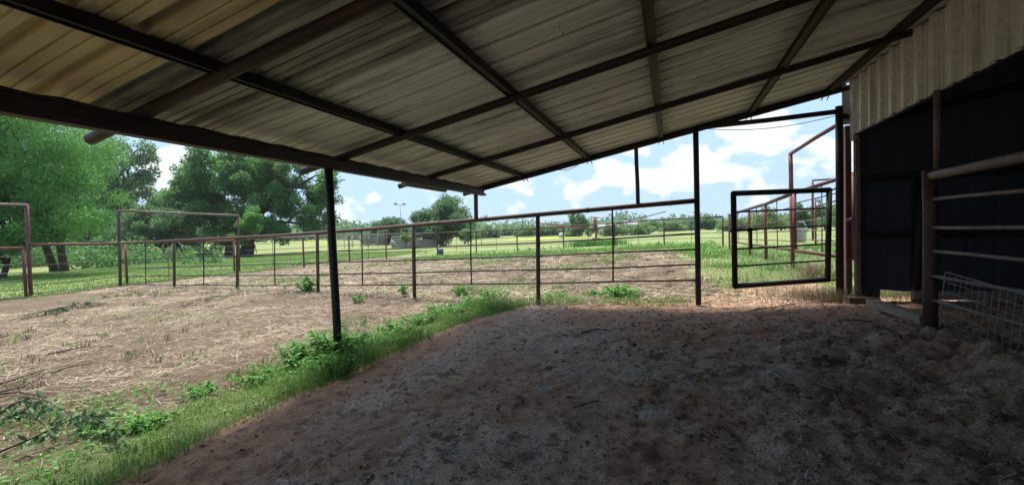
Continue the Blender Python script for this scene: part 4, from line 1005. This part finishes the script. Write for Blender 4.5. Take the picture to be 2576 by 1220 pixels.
# taller weeds: along the back fence, in patches of the pen, and beyond the gate
def tall_prob(x, y):
    a = np.exp(-((y-(26.5+.12*x))/2.0)**2)*sst(-17, -13, x)*(1-sst(1.8, 2.6, x))*.8
    b2 = m_weed(x, y)*sst(8.3, 9.5, y)*(1-sst(24, 26, y))*sst(-16, -12, x)*(1-sst(2.2, 2.8, x))*.35
    c = sst(-.2, 1.6, x+.5*(fbm(x*.7, y*.7, 90)-.5))*(1-sst(6, 9, x))*sst(8.6, 9.5, y)*(1-sst(20, 26, y))*.8*(.18+.92*sst(.46, .62, fbm(x*.9+1, y*.9, 91)))
    return np.clip(a+b2+c, 0, 1)
P = scatter(150000, -18, 9, 8.3, 31, tall_prob); dist = np.hypot(P[:, 0], P[:, 1])
o = from_arrays('tall_grass', blades(P, .35+.5*rng.random(len(P)), (.05+.16*rng.random(len(P))**2)*(1+dist*.012), .005+dist*.0007), 4, M['grass']); tag(o, 'uncut green grass beyond the gate and along the back fence', kind='stuff')
P = scatter(16000, -18, 9, 8.3, 31, lambda x, y: tall_prob(x, y)*sst(.48, .6, fbm(x*.9+5, y*.9, 93))); P[:, 2] += rng.random(len(P))*.28; dist = np.hypot(P[:, 0], P[:, 1])
o = from_arrays('broad_weeds', leaves(P, rng.normal(size=(len(P), 3)), .05+dist*.005, .03+dist*.003, .8), 4, M['leaf_weed']); tag(o, 'leafy green weeds in the pen and along the back fence', kind='stuff')
# lawn blades beyond the left fences, coarse
P = scatter(80000, -36, -19.5, 6, 34, lambda x, y: .35+.65*fbm(x*.4, y*.4, 95)); dist = np.hypot(P[:, 0], P[:, 1])
o = from_arrays('lawn_grass', blades(P, .6, .04+.07*rng.random(len(P)), .012+.0006*dist), 4, M['grass']); tag(o, 'short mown grass on the lawn beyond the left fences', kind='stuff')

# individual plants
def plant(label, c, h, r, nstem, leaf, mat='leaf_weed', name='weed_plant', cat='weed', flower=0, nl=16, asp=.4):
    c = np.array(c, float); t = thing(name, label, cat, c); mb = MB(); Pl = []; Dl = []
    tips = []
    for k in range(nstem):
        a = rng.random()*2*PI; q = r*rng.random()**.6; tip = c+np.array([math.cos(a)*q, math.sin(a)*q, h*(.45+.55*rng.random())])
        b0 = c+np.array([math.cos(a), math.sin(a), 0])*q*.35; b0[2] = sz(b0[0], b0[1])
        pts = branch_path(b0, tip, 4, .05); mb.tube(pts, [.004+h*.004, .004+h*.003, .003+h*.002, .002], 5); tips.append(tip)
        for j in range(nl):
            u = .15+.85*rng.random(); f_ = u*3; i = min(int(f_), 2); p = pts[i]+(pts[i+1]-pts[i])*(f_-i)
            Pl.append(p); Dl.append(np.array([rng.normal(), rng.normal(), .1+.3*rng.normal()]))
    mb.build('stems', M[mat], t)
    n = len(Pl); ln = leaf*(.55+.7*rng.random(n))
    from_arrays('leaves', leaves(np.array(Pl), np.array(Dl), ln, ln*asp, 1.0), 4, M[mat], t)
    if flower:
        mb = MB()
        for k in range(flower): mb.blob(tips[k]+np.array([0, 0, .02]), (.03, .03, .015), k, .2, 8)
        mb.build('flowers', M['flower'], t)
    return t
pc = np.array([-3.55, 3.92, sz(-3.55, 3.92)])
plant('leafy green weed clump round the foot of the tall shed post', pc, .42, .34, 26, .10)
plant('broad leaved seedling rising left of the shed post foot', (-3.78, 3.86, sz(-3.78, 3.86)), .50, .10, 4, .17, nl=5, asp=.35)
for px, py, h_, r_, n_, lf, lab in ((760, 925, .3, .3, 26, .08, 'dark leafy weeds in the grass left of the shed post foot'), (868, 905, .34, .26, 22, .09, 'leafy weeds just right of the shed post foot'), (835, 945, .24, .3, 24, .07, 'low weeds in front of the shed post foot'),
    (940, 872, .2, .34, 30, .07, 'leafy weed patch in the strip just right of the shed post'), (1000, 838, .22, .38, 34, .075, 'bright weed patch where the grass strip bends'), (1195, 772, .24, .4, 36, .075, 'weed patch at the far end of the grass strip'), (1240, 758, .3, .4, 30, .085, 'tall weeds behind the end of the grass strip'), (1400, 752, .16, .35, 26, .06, 'low weeds at the foot of the third fence post'),
    (640, 960, .13, .3, 22, .05, 'small weeds on the outer side of the grass strip'), (330, 1090, .12, .3, 22, .05, 'small weeds near the bare patch at lower left')):
    c = gpx(px, py); plant(lab, c, h_, r_, n_, lf, nl=14)
c = gpx(800, 905); plant('long bladed weed leaning from the grass before the shed post', c, .22, .2, 9, .17, 'grass', nl=6, asp=.12)
c = gpx(1558, 752); plant('spreading bright green bush on the dirt edge below the front fence', c+np.array([0, .1, 0]), .24, .42, 60, .075, nl=18)
c = gpx(1500, 748); plant('smaller green bush left of the spreading bush below the front fence', c, .16, .25, 26, .06, nl=14)
c = gpx(773, 738); plant('small leafy plant with yellow flower at the foot of the front fence', c, .42, .28, 26, .11, flower=2)
c = gpx(1018, 748); plant('upright leafy weed just left of the fourth fence post', c, .36, .1, 7, .13, nl=10)
c = gpx(1165, 748); plant('bushy dark weed at the fence line under the shed corner post', c, .34, .35, 24, .09, nl=14)
c = gpx(1120, 790); plant('low green weed patch on the grass edge inside the front fence', c, .18, .5, 45, .07, nl=12)
c = gpx(1060, 815); plant('low green weed at the bend of the grass strip', c, .16, .42, 34, .07, nl=12)
c = gpx(510, 995); plant('yellow green weed in the middle of the grass strip', c, .12, .22, 16, .06, nl=10)
c = gpx(385, 1075); plant('small light green weed low in the grass strip at lower left', c, .1, .2, 16, .06, nl=10)
c = gpx(1100, 655); plant('green weed clump in the straw beyond the front fence', c, .3, .55, 30, .12, nl=12)
c = gpx(900, 762); plant('small weed on the straw bank left of the fourth fence post', c, .2, .2, 12, .08, nl=10)
# dry tufts by the gate
def tuft(label, c, h, r, n, mat='grass_dry'):
    P = np.array(c)+rng.normal(size=(n, 3))*np.array([r, r, 0]); P[:, 2] = surf(P[:, 0], P[:, 1])
    o = from_arrays('grass_tuft', blades(P, .5+1.0*rng.random(n), h*(.5+.8*rng.random(n)), .006), 4, M[mat], loc=c); return tag(o, label, 'grass tuft')
tuft('dry straw coloured grass tuft at the foot of the barn side gate post', gpx(2085, 758), .30, .20, 420)
tuft('dead grass heap spilling left of the barn side gate post', gpx(2030, 752), .22, .32, 520)
tuft('tan feathery grass tuft behind the lower bar of the black gate', gpx(2052, 700), .34, .16, 420)
tuft('thin dry grass growing between gate post and wooden block', gpx(2140, 750), .26, .1, 130)
tuft('dry grass growing outside the gap under the dark barn wall', np.array([3.35, 8.45, sz(3.35, 8.45)]), .2, .2, 420)
tuft('green grass growing outside the gap under the dark barn wall', np.array([3.15, 8.7, sz(3.15, 8.7)]), .18, .3, 420, 'grass')
# fallen leafy branches at lower left
def fallen(label, pts, nl, ll, r0=.012, hang=.12):
    P = [gpx(*q) for q in pts]; lift = [.03+hang*math.sin(PI*i/(len(P)-1)) for i in range(len(P))]
    P = [p+np.array([0, 0, l_]) for p, l_ in zip(P, lift)]
    t = thing('fallen_branch', label, 'branch', P[0]); mb = MB(); mb.tube(P, np.linspace(r0, r0*.3, len(P)), 7)
    Pl = []; Dl = []
    for k in range(nl):
        u = .15+.85*rng.random(); f_ = u*(len(P)-1); i = min(int(f_), len(P)-2); p = P[i]+(P[i+1]-P[i])*(f_-i)
        dd = np.array([rng.normal(), rng.normal(), rng.normal()*.4])*.06; q = p+dd*1.5; 
        if k % 6 == 0: mb.tube([p, q], .002, 4)
        for j in range(5): Pl.append(p+dd*rng.random()*1.6); Dl.append(np.array([rng.normal()*.6, rng.normal()*.6, -.7]))
    mb.build('stem', M['bark'], t)
    ln = ll*(.6+.7*rng.random(len(Pl))); from_arrays('leaves', leaves(np.array(Pl), np.array(Dl), ln, ln*.33, .6), 4, M['leaf_wilt'], t); return t
fallen('wilted leafy branch lying along the bottom left corner', [(-60, 1175), (90, 1140), (200, 1095), (262, 1098), (300, 1150)], 46, .075, .008)
fallen('wilted leafy branch tip reaching into the grass above the corner branch', [(-40, 1085), (60, 1070), (110, 1050), (190, 1085), (215, 1100)], 34, .07, .006)
fallen('small wilted branch resting above the bare patch at lower left', [(-30, 1010+70), (30, 1060), (80, 1040), (100, 1075)], 15, .07)
fallen('wilted stalks lying on the yard before the left gate', [(60, 800), (150, 790), (215, 775), (250, 765)], 22, .13, .012, .12)
def stick(label, pts, r):
    P = [gpx(*q)+np.array([0, 0, r+.01+.02*(i % 2)]) for i, q in enumerate(pts)]; mb = MB(); mb.tube(P, np.linspace(r, r*.5, len(P)), 7); return tag(mb.build('stick', M['bark']), label, 'stick')
stick('long dark stick slanting up from the left edge of the yard', [(-30, 985), (40, 965), (108, 936)], .013)
stick('thin dark stick crossing beneath the longer one at the left edge', [(-20, 1000), (60, 985), (104, 952)], .009)
stick('dark stick lying flat near the left edge below the crossed pair', [(-20, 1003), (50, 1000), (118, 1005)], .011)
stick('long thin grey stick in the middle of the left yard', [(120, 898), (200, 885), (285, 876)], .009)
stick('thin stick on the yard soil above the crossed sticks', [(130, 945), (180, 930), (235, 918)], .009)
stick('short dark stick on the shed floor below the middle fence post', [(1462, 842), (1500, 838), (1540, 838)], .012)
stick('thin pale twig curving on the dark floor near the stall', [(2040, 980), (2100, 1000), (2125, 1030)], .006)
stick('straight thin stick lying on the floor in front of the stall post', [(2042, 904), (2100, 906), (2150, 915)], .009)
stick('dark stick on the floor beside the gate post foot', [(2110, 815), (2150, 818), (2195, 815)], .012)
stick('thin dark twig under the front grass edge in mid floor', [(1440, 1035), (1500, 1022), (1545, 1018)], .006)
# droppings, clods and tufts of matted hay on the floor
def clods(n, prob, smin, smax, seed, rough=.45, flat=.6):
    rg = np.random.default_rng(seed); x = rg.uniform(-3.2, 2.6, n*4); y = rg.uniform(1.2, 8.4, n*4); k = rg.random(n*4) < prob(x, y); x = x[k][:n]; y = y[k][:n]
    z = surf(x, y); base = []
    for i in range(4):
        th = PI*(.12+.76*i/3)
        for j in range(6): ph = 2*PI*(j+.5*(i % 2))/6; base.append((math.sin(th)*math.cos(ph), math.sin(th)*math.sin(ph), math.cos(th)))
    base = np.array(base); f = [(i*6+j, i*6+(j+1) % 6, (i+1)*6+(j+1) % 6, (i+1)*6+j) for i in range(3) for j in range(6)]+[(0, 5, 4, 3), (0, 3, 2, 1), (18, 19, 20, 21), (18, 21, 22, 23)]
    f = np.array([q[::-1] for q in f]); V = []
    for a, b_, c in zip(x, y, z):
        s = smin+(smax-smin)*rg.random()**2.5; sc = np.array([1+.5*rg.random(), 1, flat+.3*rg.random()])*s; an = rg.random()*6
        q = base*(1+rough*(rg.random((24, 1))-.5)*2)*sc; q = np.stack([q[:, 0]*math.cos(an)-q[:, 1]*math.sin(an), q[:, 0]*math.sin(an)+q[:, 1]*math.cos(an), q[:, 2]], 1)+np.array([a, b_, c+s*.15])
        V.append(q[f].reshape(-1, 3))
    return np.concatenate(V)
pile = lambda x, y: np.clip(np.exp(-((x-.0)/1.0)**2-((y-6.1)/.6)**2)*.8+.012+.10*sst(.6, .75, fbm(x*1.3, y*1.3, 97))*sst(-2.4, -1, x)+.16*sst(.8, 2.2, x)*(1-sst(6, 7.5, y)), 0, 1)*m_floor(x, y)
o = from_arrays('droppings', clods(650, pile, .005, .026, 5), 4, M['dung']); tag(o, 'dark dry droppings and clods scattered on the shed floor', kind='stuff')
o = from_arrays('manure_shade_flakes', clods(1100, lambda x, y: m_floor(x, y)*sst(.5, .64, fbm(x*2.6+3, y*2.6, 101))*(.35+.65*sst(-2, .5, x)), .005, .02, 12, .9, .25), 4, M['dung']); tag(o, 'dark flakes, part manure and part painted shadow, lying in patches on the shed floor', kind='stuff')  # dark flakes stand for short floor shadows as well as manure
o = from_arrays('soil_crumbs', clods(6000, lambda x, y: m_floor(x, y)*(.3+.7*sst(-1, 2, x)), .003, .016, 6, .8, .45), 4, plain('soil_crumb', (.17, .125, .095), (.34, .26, .205), .95, 9)); tag(o, 'small crumbs of trodden soil on the shed floor', kind='stuff')
hp = lambda x, y: m_floor(x, y)*sst(.56, .7, fbm(x*7, y*7, 62, 4))*sst(.42, .58, fbm(x*2.2, y*2.2, 63))*sst(-2.9, -1.6, x)*(1-sst(5, 6.2, y))
P = scatter(200000, -2.9, 2.6, 1.2, 6.2, hp)
o = from_arrays('matted_hay', stalks(P+np.array([0, 0, .028])*rng.random((len(P), 1)), .01, .06, .0018, .5), 4, M['fluff']); tag(o, 'pale matted hay trodden into the shed floor', kind='stuff')
P = scatter(60000, -3.2, 2.6, 1.2, 7.5, lambda x, y: m_floor(x, y)*(.25+.75*sst(.4, .65, fbm(x*1.5, y*1.5, 99))))
o = from_arrays('floor_chaff', stalks(P, .008, .05, .0012, .2), 4, M['straw']); tag(o, 'fine chaff and broken stalks on the shed floor', kind='stuff')

# ------------------------------------------------------------------ light and sky
SUN_EL, SUN_AZ = math.radians(69), math.radians(-52)   # azimuth from +y towards +x
sd = Vector((math.cos(SUN_EL)*math.sin(SUN_AZ), math.cos(SUN_EL)*math.cos(SUN_AZ), math.sin(SUN_EL)))
ld = bpy.data.lights.new('sun', 'SUN'); ld.energy = 2.0; ld.angle = math.radians(11.0); ld.color = (1, .95, .87)
lo = bpy.data.objects.new('sun', ld); col.objects.link(lo); lo.rotation_euler = sd.to_track_quat('Z', 'Y').to_euler()
wd = bpy.data.worlds.new('World'); scn.world = wd; wd.use_nodes = True; nt = wd.node_tree; nt.nodes.clear()
wo = nt.nodes.new('ShaderNodeOutputWorld'); bg = nt.nodes.new('ShaderNodeBackground'); L(nt, bg.outputs[0], wo.inputs[0])
sky = N(nt, 'ShaderNodeTexSky', sky_type='NISHITA'); sky.sun_disc = False; sky.sun_elevation = SUN_EL; sky.sun_rotation = SUN_AZ
sky.air_density = 1.0; sky.dust_density = 2.0; sky.ozone_density = 1.0
SKY_STR = .1; bg.inputs[1].default_value = SKY_STR
tc = N(nt, 'ShaderNodeTexCoord'); dirv = tc.outputs['Generated']
mp = N(nt, 'ShaderNodeMapping'); L(nt, dirv, mp.inputs[0]); mp.inputs['Scale'].default_value = (1, 1, 1.7)
nz = noise(nt, 9.0, 12, .55, mp.outputs[0], .2)
nzl = noise(nt, 3.1, 3, .5, mp.outputs[0])
acc = None
for px, py, rad, s in ((1890, 350, .10, .17), (1790, 395, .06, .12), (1570, 420, .09, .15), (1660, 440, .10, .14), (1740, 415, .07, .12), (1500, 400, .05, .1), (2050, 430, .08, .17), (1985, 285, .09, .15), (1430, 460, .10, .10), (940, 490, .028, .14), (430, 400, .08, .12), (1300, 480, .12, .06), (1900, 460, .1, .05), (2130, 390, .05, .12)):
    v = Vector(tuple(ray(px, py))).normalized()
    dn = N(nt, 'ShaderNodeVectorMath', operation='DISTANCE'); L(nt, dirv, dn.inputs[0]); dn.inputs[1].default_value = v
    mr = N(nt, 'ShaderNodeMapRange', interpolation_type='SMOOTHERSTEP'); L(nt, dn.outputs['Value'], mr.inputs[0])
    for i_, q in ((1, 0), (2, rad), (3, s), (4, 0)): mr.inputs[i_].default_value = q
    acc = mr.outputs[0] if acc is None else math_(nt, 'ADD', acc, mr.outputs[0])
dens = math_(nt, 'ADD', math_(nt, 'ADD', nz, acc), math_(nt, 'MULTIPLY', math_(nt, 'SUBTRACT', nzl, .5), .25))
cf_ = ramp(nt, dens, [(.575, (0, 0, 0)), (.605, (.45, .45, .45)), (.67, (1, 1, 1))])
cloudc = ramp(nt, dens, [(.58, (2.4, 2.6, 2.8)), (.63, (2.95, 3.0, 3.0)), (.70, (2.4, 2.55, 2.75)), (.77, (2.85, 2.9, 2.9)), (.9, (2.5, 2.6, 2.75))])
# thin bright summer haze low in the sky
sepw = N(nt, 'ShaderNodeSeparateXYZ'); L(nt, dirv, sepw.inputs[0])
hz = ramp(nt, sepw.outputs[2], [(0.0, (.97, .97, .97)), (.3, (.9, .9, .9)), (.7, (.4, .4, .4))])
base = mixc(nt, hz, sky.outputs[0], (1.36, 1.98, 2.72))
L(nt, mixc(nt, cf_, base, cloudc), bg.inputs[0])

scn.view_settings.view_transform = 'Standard'; scn.view_settings.look = 'None'; scn.view_settings.gamma = 1
scn.view_settings.exposure = 1.98
cy = scn.cycles
scn.render.engine = 'CYCLES'
cy.use_denoising = True; cy.max_bounces = 10; cy.diffuse_bounces = 6; cy.transmission_bounces = 4; cy.transparent_max_bounces = 8; cy.sample_clamp_indirect = 8

mb = MB(); mb.box((-850, -70, -4), (850, 1000, 30)); hz_ = mb.build('haze', M['white']); tag(hz_, 'thin pale summer haze over the pasture', kind='stuff')
hm, hnt, hout = newmat('summer_haze'); vol = hnt.nodes.new('ShaderNodeVolumePrincipled'); vol.inputs['Color'].default_value = (.86, .92, 1, 1); vol.inputs['Density'].default_value = .0003; vol.inputs['Anisotropy'].default_value = .3
L(hnt, vol.outputs[0], hout.inputs['Volume']); hz_.data.materials.clear(); hz_.data.materials.append(hm)
